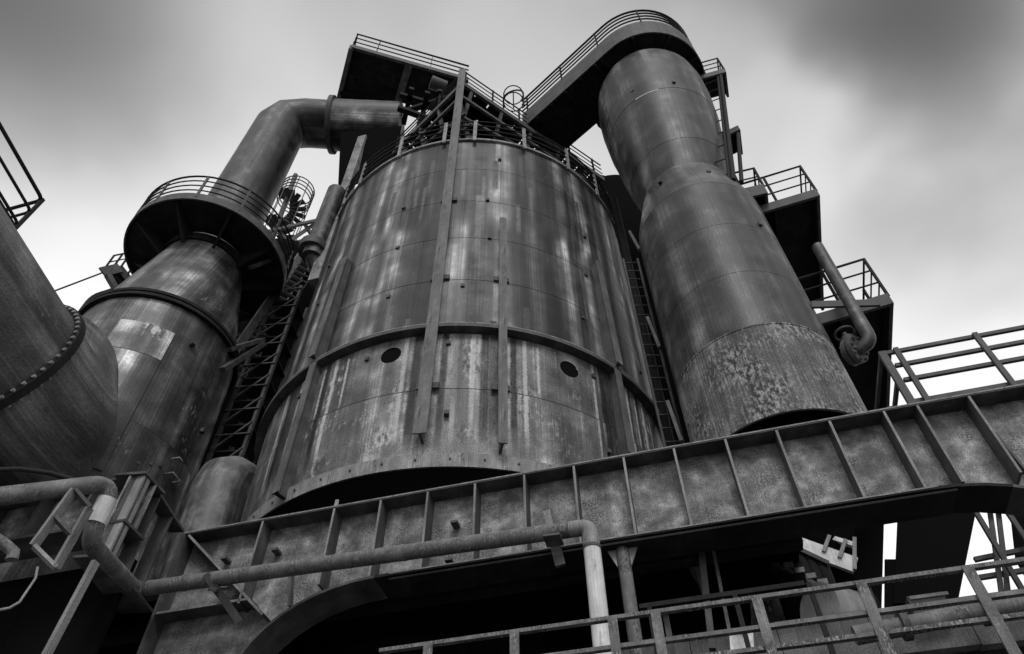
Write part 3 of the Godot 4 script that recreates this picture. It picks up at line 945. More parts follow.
func build_under_girder() -> void:
	# deck added behind the girder to keep light out of the space below
	var k := thing("added_platform", "added dark platform keeping light out below the furnace, behind the girder", "platform", gp(-2, 7.3, 14))
	for i in 11:
		var s := -12.0 + i * 1.25
		bar(k, "floor_slab", gp(s + 0.62, 7.9, 8.95), gp(s + 0.62, 7.9, 23.0), 1.24, 0.2, M.shade_black)
	for i in 5:
		bar(k, "floor_beam", gp(-12, 7.62, 9.6 + i * 2.8), gp(1.7, 7.62, 9.6 + i * 2.8), 0.25, 0.35, M.dark)
	for s in [-8.3, -2.4, 1.5]:
		for o in [10.0, 17.0]:
			bar(k, "column", gp(s, 0, o + 0.5), gp(s, 7.44, o + 0.5), 0.4, 0.4, M.shade_black)
	var w := thing("added_rear_wall", "added black wall keeping the depth below the furnace platform dark", "wall", gp(-4, 0, 22.6))  # black wall added so nothing bright shows beneath the platform
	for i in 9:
		bar(w, "wall_panel", gp(-14 + i * 2.0, 4.0, 22.6), gp(-12.01 + i * 2.0, 4.0, 22.6), 0.08, 8.0, M.shade_black)
	# sheet wall on the right, with gaps to the sky
	var e := thing("sheet_screen", "black sheet metal screen with bright gaps, right below the girder", "wall", gp(4, 0, 13))
	for q in [[[Vector3(1.936, 12.075, -12.925), Vector3(7.419, 10.848, -11.515), Vector3(5.862, 6.928, -11.916), Vector3(1.443, 7.150, -13.052)]], [[Vector3(7.656, 10.795, -11.454), Vector3(9.038, 10.485, -11.099), Vector3(7.471, 7.985, -11.502), Vector3(6.530, 8.133, -11.744)]], [[Vector3(7.448, 10.883, -11.559), Vector3(7.685, 10.830, -11.498), Vector3(7.295, 9.911, -11.599), Vector3(7.131, 9.944, -11.641)]], [[Vector3(9.525, 10.817, -10.974), Vector3(10.083, 10.686, -10.830), Vector3(8.622, 7.528, -11.206), Vector3(8.657, 8.611, -11.197)]], [[Vector3(6.721, 8.986, -11.746), Vector3(6.909, 8.953, -11.698), Vector3(6.055, 6.769, -11.918), Vector3(5.886, 6.790, -11.961)]], [[Vector3(6.580, 8.182, -11.834), Vector3(8.991, 7.874, -11.214), Vector3(8.277, 6.515, -11.398), Vector3(6.050, 6.792, -11.971)]]]:
		var poly := PackedVector2Array()
		for p in q[0]: poly.append(Vector2(p.dot(GU), p.y))
		var b := MB.new()
		var o: float = -(q[0][0].dot(GN))
		b.plate(poly, -GN * o, GU, Vector3.UP, 0.04)
		part(e, "sheet_panel", b, M.shade_black)
	# lattice in the right gap
	var la := thing("lattice_frame", "slender steel lattice against the sky at lower right", "frame", Vector3(6.803, 6.478, -10.125))
	for q in [[Vector3(7.517, 8.855, -9.941), Vector3(7.517, 7.307, -9.941)], [Vector3(8.006, 8.929, -9.919), Vector3(8.029, 7.813, -9.913)], [Vector3(7.870, 8.874, -10.057), Vector3(7.295, 7.235, -10.205)], [Vector3(8.005, 8.906, -10.022), Vector3(7.371, 7.223, -10.185)], [Vector3(7.634, 8.809, -9.963), Vector3(8.275, 8.796, -9.798)], [Vector3(7.318, 8.069, -10.302), Vector3(8.129, 8.121, -10.094)], [Vector3(7.251, 7.765, -10.319), Vector3(7.959, 7.781, -10.137)]]:
		bar(la, "brace", q[0], q[1], 0.07, 0.07, M.frame)
	# lower walkway with its railing
	var r := thing("lower_walkway", "flat-bar railing of the walkway along the bottom right edge", "railing", gp(1.5, 3.2, 6.2))
	var o := 6.2
	var s0: float = -2.922
	var s1: float = 3.350
	var yt: float = 4.979
	var y2: float = 4.715
	var y3: float = 4.537
	for y in [yt, y2, y3]:
		bar(r, "rail", gp(s0, y, o), gp(s1, y, o), 0.055, 0.035, M.rust_pipe)
	for s in [-1.596, -0.693, -0.308, 0.566, 1.431, 2.279, 3.170, -2.423]:
		bar(r, "post", gp(s, yt - 1.25, o - 0.05), gp(s, yt, o - 0.045), 0.085, 0.02, M.rust_pipe, GN)
	for s in [-0.230, 1.491]:
		bar(r, "stay", gp(s, yt - 1.2, o + 0.5), gp(s, yt, o + 0.06), 0.05, 0.05, M.rust_pipe, GN)
	bar(r, "stringer", gp(s0, yt - 1.25, o), gp(s1, yt - 1.25, o), 0.08, 0.2, M.frame)
	bar(r, "tread_plate", gp(s0, yt - 1.2, o + 0.55), gp(s1, yt - 1.2, o + 0.55), 1.05, 0.04, M.dark)
	# inner rail behind it
	var r2 := thing("inner_handrail", "thin dark handrail just behind the lower walkway railing", "handrail", gp(1.0, 3.6, 7.6))
	var yi: float = 5.806
	bar(r2, "rail", gp(-0.542, yi, 7.6), gp(1.222, yi, 7.6), 0.05, 0.05, M.dark)
	for s in [-0.434, 0.487, 1.261]:
		bar(r2, "post", gp(s, yi - 1.3, 7.6), gp(s, yi, 7.6), 0.05, 0.05, M.dark)
	# equipment on a ledge inside
	var ly: float = 6.325
	var lg := thing("concrete_ledge", "pale concrete ledge behind the walkway under the girder", "ledge", gp(2.0, ly - 1, 9.6))
	for i in 6:
		bar(lg, "block", gp(-1.2 + i * 1.1, ly - 0.3, 9.7), gp(-0.11 + i * 1.1, ly - 0.3, 9.7), 0.6, 0.6 - 0.03 * (i % 2), M.concrete)
	bar(lg, "footing", gp(-1.2, (ly - 0.62) * 0.5, 9.75), gp(5.4, (ly - 0.62) * 0.5, 9.75), 0.4, ly - 0.62, M.dark)
	var ch := thing("curved_chute", "narrow curved pale chute hanging below the girder centre", "chute", Vector3(2.671, 7.851, -9.845))
	var poly2 := PackedVector2Array()
	for p in [Vector3(2.484, 8.130, -9.893), Vector3(2.910, 8.158, -9.784), Vector3(2.768, 7.180, -9.820), Vector3(2.735, 7.154, -9.829), Vector3(2.716, 7.557, -9.833), Vector3(2.617, 7.878, -9.859)]: poly2.append(Vector2(p.dot(GU), p.y))
	var b := MB.new()
	b.plate(poly2, -GN * 10.2, GU, Vector3.UP, 0.5)
	part(ch, "shell", b, M.pale)
	var hg := thing("hanger_rods", "pair of thin hanging rods beside the curved chute", "rod", Vector3(2.576, 7.328, -8.527))
	bar(hg, "rod", Vector3(2.529, 7.416, -8.539), Vector3(2.365, 5.844, -8.581), 0.1, 0.08, M.frame)
	bar(hg, "rod", Vector3(2.750, 7.486, -8.792), Vector3(2.680, 5.926, -8.810), 0.045, 0.045, M.pale)
	# inclined conveyor with ribs, coming down to the right
	var cv := thing("conveyor", "inclined dark conveyor trough with row of ribs under the girder", "conveyor", Vector3(4.243, 7.498, -9.854))
	var c0: Vector3 = Vector3(3.702, 8.052, -9.993)
	var c1: Vector3 = Vector3(4.706, 7.135, -9.735)
	bar(cv, "side_beam", c0, c1, 0.08, 0.06, M.frame)
	bar(cv, "side_beam", c0 + Vector3.UP * 0.55, c1 + Vector3.UP * 0.55, 0.08, 0.06, M.frame)
	for i in 8:
		var a := c0.lerp(c1, (i + 0.4) / 8.0)
		pipe(cv, "idler", [a - GN * 0.1, a - GN * 0.1 + Vector3.UP * 0.52], 0.1, M.dark, 10)
		bar(cv, "shoe", a + Vector3.UP * 0.04 + GU * 0.03, a + Vector3.UP * 0.12 + GU * 0.03, 0.14, 0.1, M.pale, GN)
	var pw := thing("patched_wall", "pale stained wall patch below the conveyor", "wall", Vector3(4.373, 7.291, -10.646))
	var poly3 := PackedVector2Array()
	for p in [Vector3(3.937, 8.482, -10.759), Vector3(5.530, 7.340, -10.349), Vector3(5.344, 6.836, -10.397), Vector3(3.619, 7.082, -10.840)]: poly3.append(Vector2(p.dot(GU), p.y))
	b = MB.new()
	b.plate(poly3, -GN * 11.4, GU, Vector3.UP, 0.1)
	part(pw, "wall_panel", b, M.patch)
	var tr := thing("truss_girder", "riveted truss end coloured bright as if lit, below the girder", "truss", Vector3(5.307, 8.519, -10.819))
	bar(tr, "chord", Vector3(4.772, 8.870, -10.957), Vector3(5.623, 8.257, -10.738), 0.08, 0.28, M.white_pipe)  # chords whitened to carry light from the openings in their colour
	bar(tr, "chord", Vector3(5.274, 8.916, -10.828), Vector3(5.746, 8.612, -10.706), 0.08, 0.08, M.white_pipe)
	for q in [[Vector3(5.758, 8.731, -10.652), Vector3(5.561, 8.163, -10.702)], [Vector3(5.612, 8.719, -10.689), Vector3(5.414, 8.410, -10.740)], [Vector3(5.397, 8.838, -10.745), Vector3(5.212, 8.560, -10.792)]]:
		bar(tr, "web_member", q[0], q[1], 0.06, 0.06, M.pale)
	# drum lying behind the walkway
	var dr := thing("winch_drum", "round drum end lying behind the walkway posts at right", "drum", Vector3(4.434, 6.514, -9.185))
	b = MB.new()
	var dc: Vector3 = Vector3(4.443, 6.541, -9.183)
	var ddir := (GU * 0.75 - GN * 0.6).normalized()
	b.tube([dc - ddir * 0.5, dc + ddir * 0.05], 0.36, 24)
	part(dr, "barrel", b, M.white_pipe)
	b = MB.new()
	b.tube([dc + ddir * 0.05, dc + ddir * 0.12], 0.45, 28)
	part(dr, "rim", b, M.dark)
	var bx := thing("cable_box", "grey sheet metal box lying on the pipe run, lower right", "box", Vector3(4.961, 6.153, -8.327))
	bar(bx, "body", Vector3(4.804, 6.177, -8.367), Vector3(5.205, 6.179, -8.264), 0.3, 0.24, M.frame)
	bar(bx, "lid", Vector3(4.827, 6.264, -8.361), Vector3(5.252, 6.263, -8.252), 0.34, 0.04, M.pale)
	var cb := thing("fuse_box", "small pale box fixed behind the walkway railing", "box", Vector3(2.419, 5.442, -7.535))
	bar(cb, "body", Vector3(2.382, 5.286, -7.545), Vector3(2.425, 5.508, -7.533), 0.24, 0.16, M.white_pipe, GN)
	var pr := thing("service_pipe", "rusty horizontal pipe along the walkway, lower right", "pipe", Vector3(4.510, 5.955, -8.133))
	pipe(pr, "pipe", [Vector3(3.978, 5.837, -8.270), Vector3(5.989, 5.972, -7.753)], 0.11, M.rust_pipe, 14)
	for q in [Vector3(4.534, 5.878, -8.127), Vector3(5.401, 5.929, -7.904)]:
		pipe(pr, "flange", [q - GU * 0.04, q + GU * 0.04], 0.17, M.frame, 14)
	# prop with gusseted head under the girder
	var pt := thing("tubular_prop", "tubular post with gusseted head propping the girder", "post", Vector3(1.416, 5.163, -8.309))
	var h0: Vector3 = Vector3(1.408, 7.127, -8.311)
	var h1 := Vector3(h0.x, 0.0, h0.z)
	pipe(pt, "tube", [h1, h0], 0.085, M.rust_pipe, 14)
	bar(pt, "head_plate", h0 + Vector3.UP * 0.0 - GU * 0.24, h0 + GU * 0.24, 0.3, 0.04, M.frame)
	for sg in [-1.0, 1.0]:
		b = MB.new()
		b.plate(PackedVector2Array([Vector2(0.08 * sg, 0), Vector2(0.22 * sg, 0), Vector2(0.09 * sg, -0.3)]), h0 - Vector3.UP * 0.02, GU, Vector3.UP, 0.03)
		part(pt, "gusset", b, M.pale)

func build_front_pipe() -> void:
	var f := thing("front_pipe", "long rust-mottled pipe bending along the front of the girder", "pipe", Vector3(0.780, 4.081, -7.905))
	var a: Vector3 = Vector3(-6.377, 5.910, -5.771)
	var b: Vector3 = Vector3(-4.873, 7.303, -7.086)
	var c: Vector3 = Vector3(-4.942, 6.563, -7.221)
	var d: Vector3 = Vector3(-5.452, 7.276, -9.507)
	var e: Vector3 = Vector3(0.958, 7.100, -7.859)
	var g := Vector3(e.x, 0.2, e.z)
	var pts := bend([a, b, c, d, e], 0.3, 8)
	pts.pop_back()
	pipe(f, "run", pts + [e - (e - d).normalized() * 0.26], 0.105, M.rust_pipe, 16)
	var el := bend([e - (e - d).normalized() * 0.26, e, e - Vector3.UP * 0.3], 0.25, 8)
	pipe(f, "elbow", el, 0.106, M.pale, 16)
	pipe(f, "drop", [e - Vector3.UP * 0.3, g], 0.108, M.white_pipe, 16)
	pipe(f, "weld_collar", [e - Vector3.UP * 0.29, e - Vector3.UP * 0.33], 0.118, M.frame, 16)
	for q in [0.12, 0.62]:
		var p := d.lerp(e, q)
		pipe(f, "weld_collar", [p - GU * 0.02, p + GU * 0.02], 0.114, M.rust_pipe, 16)
	var p2 := b.lerp(c, 0.5)
	pipe(f, "sleeve", [b.lerp(c, 0.3), b.lerp(c, 0.72)], 0.112, M.white_pipe, 16)
	# pipe clamps
	var k := hold(f, "clamp")
	bar(k, "arm", Vector3(-4.320, 7.256, -9.082), Vector3(-3.790, 6.737, -9.441), 0.1, 0.04, M.frame, GN)
	bar(k, "strap", Vector3(-4.128, 6.971, -9.012), Vector3(-4.228, 7.377, -9.657), 0.1, 0.04, M.frame)
	k = hold(f, "clamp")
	bar(k, "tab", Vector3(0.437, 7.544, -8.127), Vector3(0.477, 7.285, -8.117), 0.09, 0.03, M.pale_and_lit, GN)
	bar(k, "arm", Vector3(0.477, 7.285, -8.117), Vector3(0.572, 6.696, -8.092), 0.13, 0.05, M.frame, GN)
	bar(k, "saddle", Vector3(0.379, 6.927, -7.894), Vector3(0.590, 6.917, -7.840), 0.25, 0.03, M.frame)
	# hanging bracket frame and strut at the left
	var h := thing("bracket_frame", "hanging rectangular steel bracket at lower left edge", "bracket", Vector3(-4.935, 6.232, -6.797))
	var w0: Vector3 = Vector3(-5.046, 6.904, -6.716)
	var w1: Vector3 = Vector3(-4.859, 6.752, -6.852)
	var w2: Vector3 = Vector3(-4.992, 6.081, -7.003)
	var w3: Vector3 = Vector3(-5.234, 6.241, -6.824)
	bar(h, "bar", w0, w3, 0.1, 0.04, M.pale, GU)
	bar(h, "bar", w1, w2, 0.1, 0.04, M.pale, GU)
	bar(h, "rung", w3, w2, 0.08, 0.04, M.pale)
	bar(h, "rung", w0.lerp(w3, 0.5), w1.lerp(w2, 0.5), 0.08, 0.04, M.frame)
	bar(h, "rung", w0, w1, 0.08, 0.04, M.frame)
	var s := thing("diagonal_strut", "slanting steel strut below the side girder, lower left", "strut", Vector3(-4.729, 5.158, -7.183))
	bar(s, "bar", Vector3(-4.822, 6.376, -7.361), Vector3(-4.854, 5.152, -7.340), 0.09, 0.05, M.pale, GU)
	var t := MB.new()
	t.tube([Vector3(-5.065, 5.985, -6.826), Vector3(-5.037, 5.869, -6.847), Vector3(-5.047, 5.728, -6.840), Vector3(-5.056, 5.591, -6.833), Vector3(-5.100, 5.509, -6.800), Vector3(-5.213, 5.421, -6.714)], 0.014, 6)
	single("loose_wire", t, M.pale, "thin loose wire dangling at lower left", "wire")
	t = MB.new()
	t.tube([Vector3(-5.457, 6.082, -6.253), Vector3(-5.236, 6.002, -6.440), Vector3(-5.159, 5.959, -6.502), Vector3(-5.142, 5.875, -6.515)], 0.06, 10)
	single("pipe_stub", t, M.rust_pipe, "short bent pipe stub at the far lower left edge", "pipe")
	t = MB.new()
	t.tube([Vector3(-6.300, 7.205, -6.705), Vector3(-6.038, 7.407, -6.942), Vector3(-5.800, 7.501, -7.141), Vector3(-5.476, 7.536, -7.393)], 0.03, 8)
	single("slack_cable", t, M.wire, "dark slack cable over the top flange at lower left", "cable")
	# wall added under the side girder so the space there reads black
	var rc := thing("added_recess_wall", "added black wall standing in for shade below the left girder bay", "wall", Vector3(-5.947, 6.231, -9.254))
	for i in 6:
		bar(rc, "wall_panel", gp(-17.2 + i * 1.6, 3.8, 7.6), gp(-15.61 + i * 1.6, 3.8, 7.6), 0.06, 7.6, M.shade_black)

func build_furnace_top() -> void:
	# square gallery above the furnace, one corner towards the yard
	var yq := 29.0
	var g := thing("top_gallery", "square railed gallery with corner post above the furnace rim", "gallery", Vector3(FX.x, yq, FX.y))
	var q0: Vector3 = Vector3(-1.758, 29.000, -10.658)
	var qr: Vector3 = Vector3(3.962, 29.000, -14.856)
	var ql: Vector3 = Vector3(-5.627, 29.000, -14.341)
	for e in [[q0, qr], [q0, ql]]:
		var d: Vector3 = (e[1] - e[0])
		var l := d.length(); d = d.normalized()
		var inw := d.cross(Vector3.UP)
		if inw.z > 0: inw = -inw
		bar(g, "edge_beam", e[0], e[1], 0.12, 0.3, M.frame)
		bar(g, "edge_beam", e[0] + inw * 3.0, e[1] + inw * 3.0, 0.12, 0.3, M.dark)
		var n := int(l / 0.6)
		for i in n:
			var a: Vector3 = e[0] + d * (i + 0.5) * l / n
			bar(g, "floor_plank", a + inw * 0.06, a + inw * 2.96, l / n - 0.06, 0.05, M.dark)
		railing(g, [e[0] + Vector3.UP * 0.15, e[1] + Vector3.UP * 0.15], 1.15, 3, 1.3, 0.03, M.rail, true, 0.1)
		railing(g, [e[0] + inw * 3.0 + Vector3.UP * 0.15, e[1] + inw * 3.0 + Vector3.UP * 0.15], 1.15, 3, 1.3, 0.03, M.rail, true, 0.6)
		# lower rail line and stays down to the rim
		for i in 5:
			var a: Vector3 = e[0] + d * l * (i + 0.3) / 5.0
			bar(g, "stay", a, Vector3(a.x, 24.2, a.z) + inw * 1.2, 0.12, 0.12, M.frame)
		bar(g, "brace", e[0] - Vector3.UP * 1.2, e[1] - Vector3.UP * 1.2, 0.1, 0.16, M.frame)
		bar(g, "brace", e[0] - Vector3.UP * 2.2 + inw * 0.3, e[1] - Vector3.UP * 0.3 + inw * 0.3, 0.1, 0.14, M.frame)
		bar(g, "brace", e[0] - Vector3.UP * 2.6 + inw * 0.6, e[1] - Vector3.UP * 2.6 + inw * 0.6, 0.1, 0.2, M.frame)
	# bell housing in the middle of the top, dark mass behind the railings
	var bl := thing("charging_bell", "dark conical charging hopper on top of the furnace", "hopper", Vector3(FX.x, 24.0, FX.y))
	var b := MB.new()
	b.lathe(FX, [Vector2(4.6, 24.0), Vector2(4.0, 25.0), Vector2(2.3, 28.0), Vector2(1.9, 29.6), Vector2(0.0, 30.0)], -PI, PI, 40)
	part(bl, "cone", b, M.shade_black)
	# cage ladder loop
	var c := thing("cage_ladder", "small ladder cage hoop rising above the gallery rail", "ladder", Vector3(0.234, 29.300, -11.939))
	var cc: Vector3 = Vector3(0.196, 29.300, -11.773)
	for y in [0.6, 1.3]:
		var pts := []
		for i in 15:
			var an := TAU * i / 15.0
			pts.append(cc + Vector3(cos(an) * 0.4, y, sin(an) * 0.4))
		pts.append(pts[0])
		pipe(c, "hoop", pts, 0.025, M.rail, 6, false)
	var ar := []
	for i in 13:
		var an := PI * i / 12.0
		ar.append(cc + GU * cos(an) * 0.42 + Vector3.UP * (1.2 + sin(an) * 0.55))
	pipe(c, "arch", [cc + GU * 0.42] + ar + [cc - GU * 0.42], 0.035, M.rail, 8)
	pipe(c, "stile", [cc, cc + Vector3.UP * 1.75], 0.025, M.rail, 6)
	# hood platform above the elbow pipe
	var yt := 36.0
	var a0: Vector3 = Vector3(-7.291, 36.000, -11.564)
	var a1: Vector3 = Vector3(-1.958, 36.000, -13.198)
	var a2: Vector3 = Vector3(-8.817, 36.000, -15.337)
	var t := thing("hoist_platform", "dark boxed hoist platform with thin railing at the very top left", "platform", a0)
	var ex := (a1 - a0)
	var ey := (a2 - a0)
	for i in 6:
		var p := a0 + ey * (i / 6.0)
		var q := a0 + ey * ((i + 1) / 6.0 - 0.004)
		b = MB.new()
		var up := Vector3.UP * 0.06
		var fx := ex if i < 3 else ex * 0.49
		b.hexa([p, p + fx, p + fx + up, p + up, q, q + fx, q + fx + up, q + up])
		part(t, "floor_plate", b, M.dark)
	bar(t, "edge_beam", a0 + Vector3.UP * 0.0, a1, 0.14, 0.34, M.frame)
	bar(t, "edge_beam", a0, a2, 0.2, 0.5, M.rib)
	bar(t, "floor_beam", a0 + ex * 0.49, a0 + ex * 0.49 + ey, 0.34, 0.4, M.rib)
	bar(t, "floor_beam", a0 + ex * 0.99, a0 + ex * 0.99 + ey * 0.5, 0.2, 0.4, M.dark)
	bar(t, "floor_beam", a0 + ey * 0.55, a0 + ey * 0.55 + ex * 0.48, 0.2, 0.5, M.dark)
	var drop := MB.new()
	drop.hexa([a0 + ey * 0.62 + ex * 0.02, a0 + ey * 0.62 + ex * 0.47, a0 + ey * 0.64 + ex * 0.47, a0 + ey * 0.64 + ex * 0.02, a0 + ey * 0.62 + ex * 0.02 - Vector3.UP * 1.0, a0 + ey * 0.62 + ex * 0.47 - Vector3.UP * 1.0, a0 + ey * 0.64 + ex * 0.47 - Vector3.UP * 1.0, a0 + ey * 0.64 + ex * 0.02 - Vector3.UP * 1.0])
	part(t, "apron", drop, M.shade_black)
	railing(t, [a2 + Vector3.UP * 0.2, a0 + Vector3.UP * 0.2, a1 + Vector3.UP * 0.2], 1.6, 3, 2.6, 0.05, M.rail, true, 0.0)
	for q in [[0.48, 0.95], [0.97, 0.5]]:
		var p: Vector3 = a0 + ex * q[0] + ey * q[1]
		bar(t, "column", Vector3(p.x, 24.0, p.z), p, 0.3, 0.3, M.dark)
	# clutter of beams between hood and gallery
	var m := thing("hoist_machinery", "cluttered dark beams and sheaves below the hoist platform", "machinery", Vector3(-3.826, 31.500, -12.744))
	for q in [[Vector3(-4.843, 33.000, -12.679), Vector3(-2.885, 33.000, -13.308)], [Vector3(-4.597, 32.000, -13.039), Vector3(-2.632, 32.000, -12.435)], [Vector3(-4.278, 33.000, -12.368), Vector3(-4.810, 33.000, -14.041)], [Vector3(-3.473, 32.000, -12.158), Vector3(-3.966, 32.000, -13.790)], [Vector3(-2.951, 32.000, -12.077), Vector3(-3.038, 32.000, -13.245)], [Vector3(-4.679, 31.000, -12.430), Vector3(-3.291, 31.000, -12.981)]]:
		bar(m, "beam", q[0], q[1], 0.22, 0.22, M.dark)
	pipe(m, "sheave", [Vector3(-3.417, 33.000, -12.111), Vector3(-2.777, 33.000, -12.389)], 0.3, M.frame, 14)
	# dark casing block below the elbow pipe
	var k := thing("pipe_casing", "black casing hanging under the elbow pipe left of furnace rim", "casing", Vector3(-6.789, 29.000, -13.777))
	b = MB.new()
	b.hexa([Vector3(-7.251, 31.007, -13.472), Vector3(-4.660, 31.399, -13.414), Vector3(-4.524, 27.884, -13.460), Vector3(-6.598, 26.247, -13.804), Vector3(-8.152, 34.646, -15.145), Vector3(-5.448, 36.418, -15.681), Vector3(-5.288, 32.309, -15.735), Vector3(-7.417, 29.295, -15.519)])
	part(k, "casing_plate", b, M.shade_black)
	var dp := thing("vent_pipe", "steep vent pipe running down left side of the furnace", "pipe", Vector3(-6.797, 21.887, -13.930))
	pipe(dp, "pipe", [Vector3(-6.434, 25.551, -13.328), Vector3(-6.563, 21.476, -13.488)], 0.34, M.column, 20)
	pipe(dp, "flange", [Vector3(-6.626, 22.143, -13.457), Vector3(-6.621, 21.787, -13.460)], 0.46, M.frame, 20)
	pipe(dp, "pipe", [Vector3(-6.621, 21.787, -13.460), Vector3(-5.999, 20.385, -14.075)], 0.28, M.column, 20)

func platform(called: String, label: String, c0: Vector3, c1: Vector3, depth: float, rails: int, hgt: float, thick := 0.3) -> Node3D:
	# c0 - c1 is the near edge, left to right; the deck runs back from it
	var t := thing(called, label, "platform", c0, "platforms beside the right column" if called == "side_platform" else "")
	var d := (c1 - c0).normalized()
	var back := Vector3(0.285, 0, -0.958)
	var n := maxi(2, int(depth / 0.8))
	for i in n:
		var p := c0 + back * depth * i / n
		var q := c0 + back * (depth * (i + 1) / n - 0.01)
		var b := MB.new()
		var e := c1 - c0
		var up := Vector3.UP * 0.05
		b.hexa([p, p + e, p + e + up, p + up, q, q + e, q + e + up, q + up])
		part(t, "floor_plate", b, M.dark)
	bar(t, "edge_beam", c0 - Vector3.UP * (thick * 0.5 - 0.06), c1 - Vector3.UP * (thick * 0.5 - 0.06), 0.08, thick, M.frame)
	bar(t, "edge_beam", c1 - Vector3.UP * (thick * 0.5 - 0.06) - d * 0.04, c1 + back * depth - Vector3.UP * (thick * 0.5 - 0.06) - d * 0.04, 0.08, thick - 0.01, M.frame)
	bar(t, "floor_beam", c0.lerp(c1, 0.45) - Vector3.UP * 0.12, c0.lerp(c1, 0.45) + back * depth - Vector3.UP * 0.12, 0.1, 0.24, M.dark)
	if rails > 0:
		railing(t, [c0 + Vector3.UP * 0.06, c1 + Vector3.UP * 0.06, c1 + back * depth + Vector3.UP * 0.06], hgt, rails, (c1 - c0).length() * 0.499, 0.035, M.rail)
	return t

func build_right_platforms() -> void:
	var h1: float = 19.4
	var p1 := platform("side_platform", "upper railed platform jutting right of the column waist", Vector3(6.505, 19.400, -10.765), Vector3(8.505, 19.400, -10.061), 4.2, 3, 1.4, 0.35)
	var p2 := platform("side_platform", "lower railed platform beside the valve pipe, right of column", Vector3(6.701, 14.600, -10.774), Vector3(8.534, 14.600, -10.043), 5.5, 3, 1.4, 0.35)
	# a slanting stringer under the lower one
	bar(p2, "stringer", Vector3(6.692, 14.300, -10.035), Vector3(8.003, 14.000, -9.766), 0.06, 0.2, M.frame)
	# ladder tower above
	var p3 := platform("side_platform", "small railed landing highest on the column, upper right", Vector3(6.961, 29.300, -10.736), Vector3(8.331, 29.300, -10.364), 1.0, 3, 1.2, 0.35)
	var p4 := platform("side_platform", "narrow bare landing on the ladder between the railed ones", Vector3(6.778, 24.200, -10.804), Vector3(7.596, 24.200, -10.355), 0.9, 0, 0.9, 0.3)
	var p5 := platform("side_platform", "short landing tucked behind the upper railed platform", Vector3(6.058, 19.900, -10.465), Vector3(7.195, 19.900, -10.162), 1.2, 2, 1.0, 0.5)
	var l := thing("ladder", "tall thin ladder linking the landings right of column head", "ladder", Vector3(6.319, 19.600, -10.267))
	var a: Vector3 = Vector3(8.174, 29.200, -10.480)
	var z: Vector3 = Vector3(6.168, 19.500, -9.740)
	var left := Vector3(-0.85, 0, -0.35)
	pipe(l, "stile", [a, z], 0.07, M.rail, 8)
	pipe(l, "stile", [a + left * 0.12, z + left * 0.12], 0.05, M.rail, 8)
	pipe(l, "stile", [a + left, z + left], 0.05, M.rail, 8)
	for i in 9:
		var q := a.lerp(z, (i + 0.5) / 9.0)
		pipe(l, "rung", [q + left, q], 0.022, M.rail, 6)
	pipe(l, "stay", [Vector3(7.590, 24.200, -10.495), Vector3(6.401, 19.500, -9.805)], 0.06, M.rail, 8)
	# valve pipe
	var v := thing("valve_pipe", "thick bent pipe with flanged valve beside the lower right platform", "pipe", Vector3(7.681, 16.857, -10.239))
	var v0: Vector3 = Vector3(7.602, 16.618, -10.048)
	var v1: Vector3 = Vector3(7.330, 12.680, -9.753)
	var v2: Vector3 = Vector3(6.975, 12.876, -10.253)
	pipe(v, "pipe", bend([v0, v1, v2], 0.6, 8), 0.14, M.column, 18)
	for q in [0.55, 0.75]:
		var c := v1.lerp(v2, q)
		var d := (v2 - v1).normalized()
		pipe(v, "flange", [c - d * 0.05, c + d * 0.05], 0.3, M.frame, 18)
		for i in 8:
			var an := TAU * i / 8.0
			var s := d.cross(Vector3.UP).normalized()
			var w := s.cross(d)
			var e := c + (s * cos(an) + w * sin(an)) * 0.25
			pipe(v, "bolt", [e - d * 0.09, e + d * 0.09], 0.03, M.frame, 6)
	var body := MB.new()
	var vb := v1.lerp(v2, 0.65)
	body.tube([vb - Vector3.UP * 0.1, vb + Vector3.UP * 0.25, vb + Vector3.UP * 0.4], 0.2, 14, true, 0.25, 0.13)
	part(v, "valve_body", body, M.frame)
	pipe(v, "stem", [vb + Vector3.UP * 0.35, vb + Vector3.UP * 0.55], 0.05, M.frame, 8)
	var hw := []
	for i in 17:
		var an := TAU * i / 16.0
		hw.append(vb + Vector3(cos(an) * 0.2, 0.55, sin(an) * 0.2))
	pipe(v, "handwheel", hw, 0.025, M.frame, 8, false)
	# steel mast that carries the platforms
	var ms := thing("platform_mast", "dark steel mast carrying the right-hand platforms behind the column", "mast", Vector3(KX.x + 2.6, 0, KX.y - 2.4))
	for x in [0.0, 1.2]:
		bar(ms, "column", Vector3(KX.x + 0.5 + x, 0, KX.y - 2.3 - x), Vector3(KX.x + 0.5 + x, 19.4, KX.y - 2.3 - x), 0.3, 0.3, M.dark)

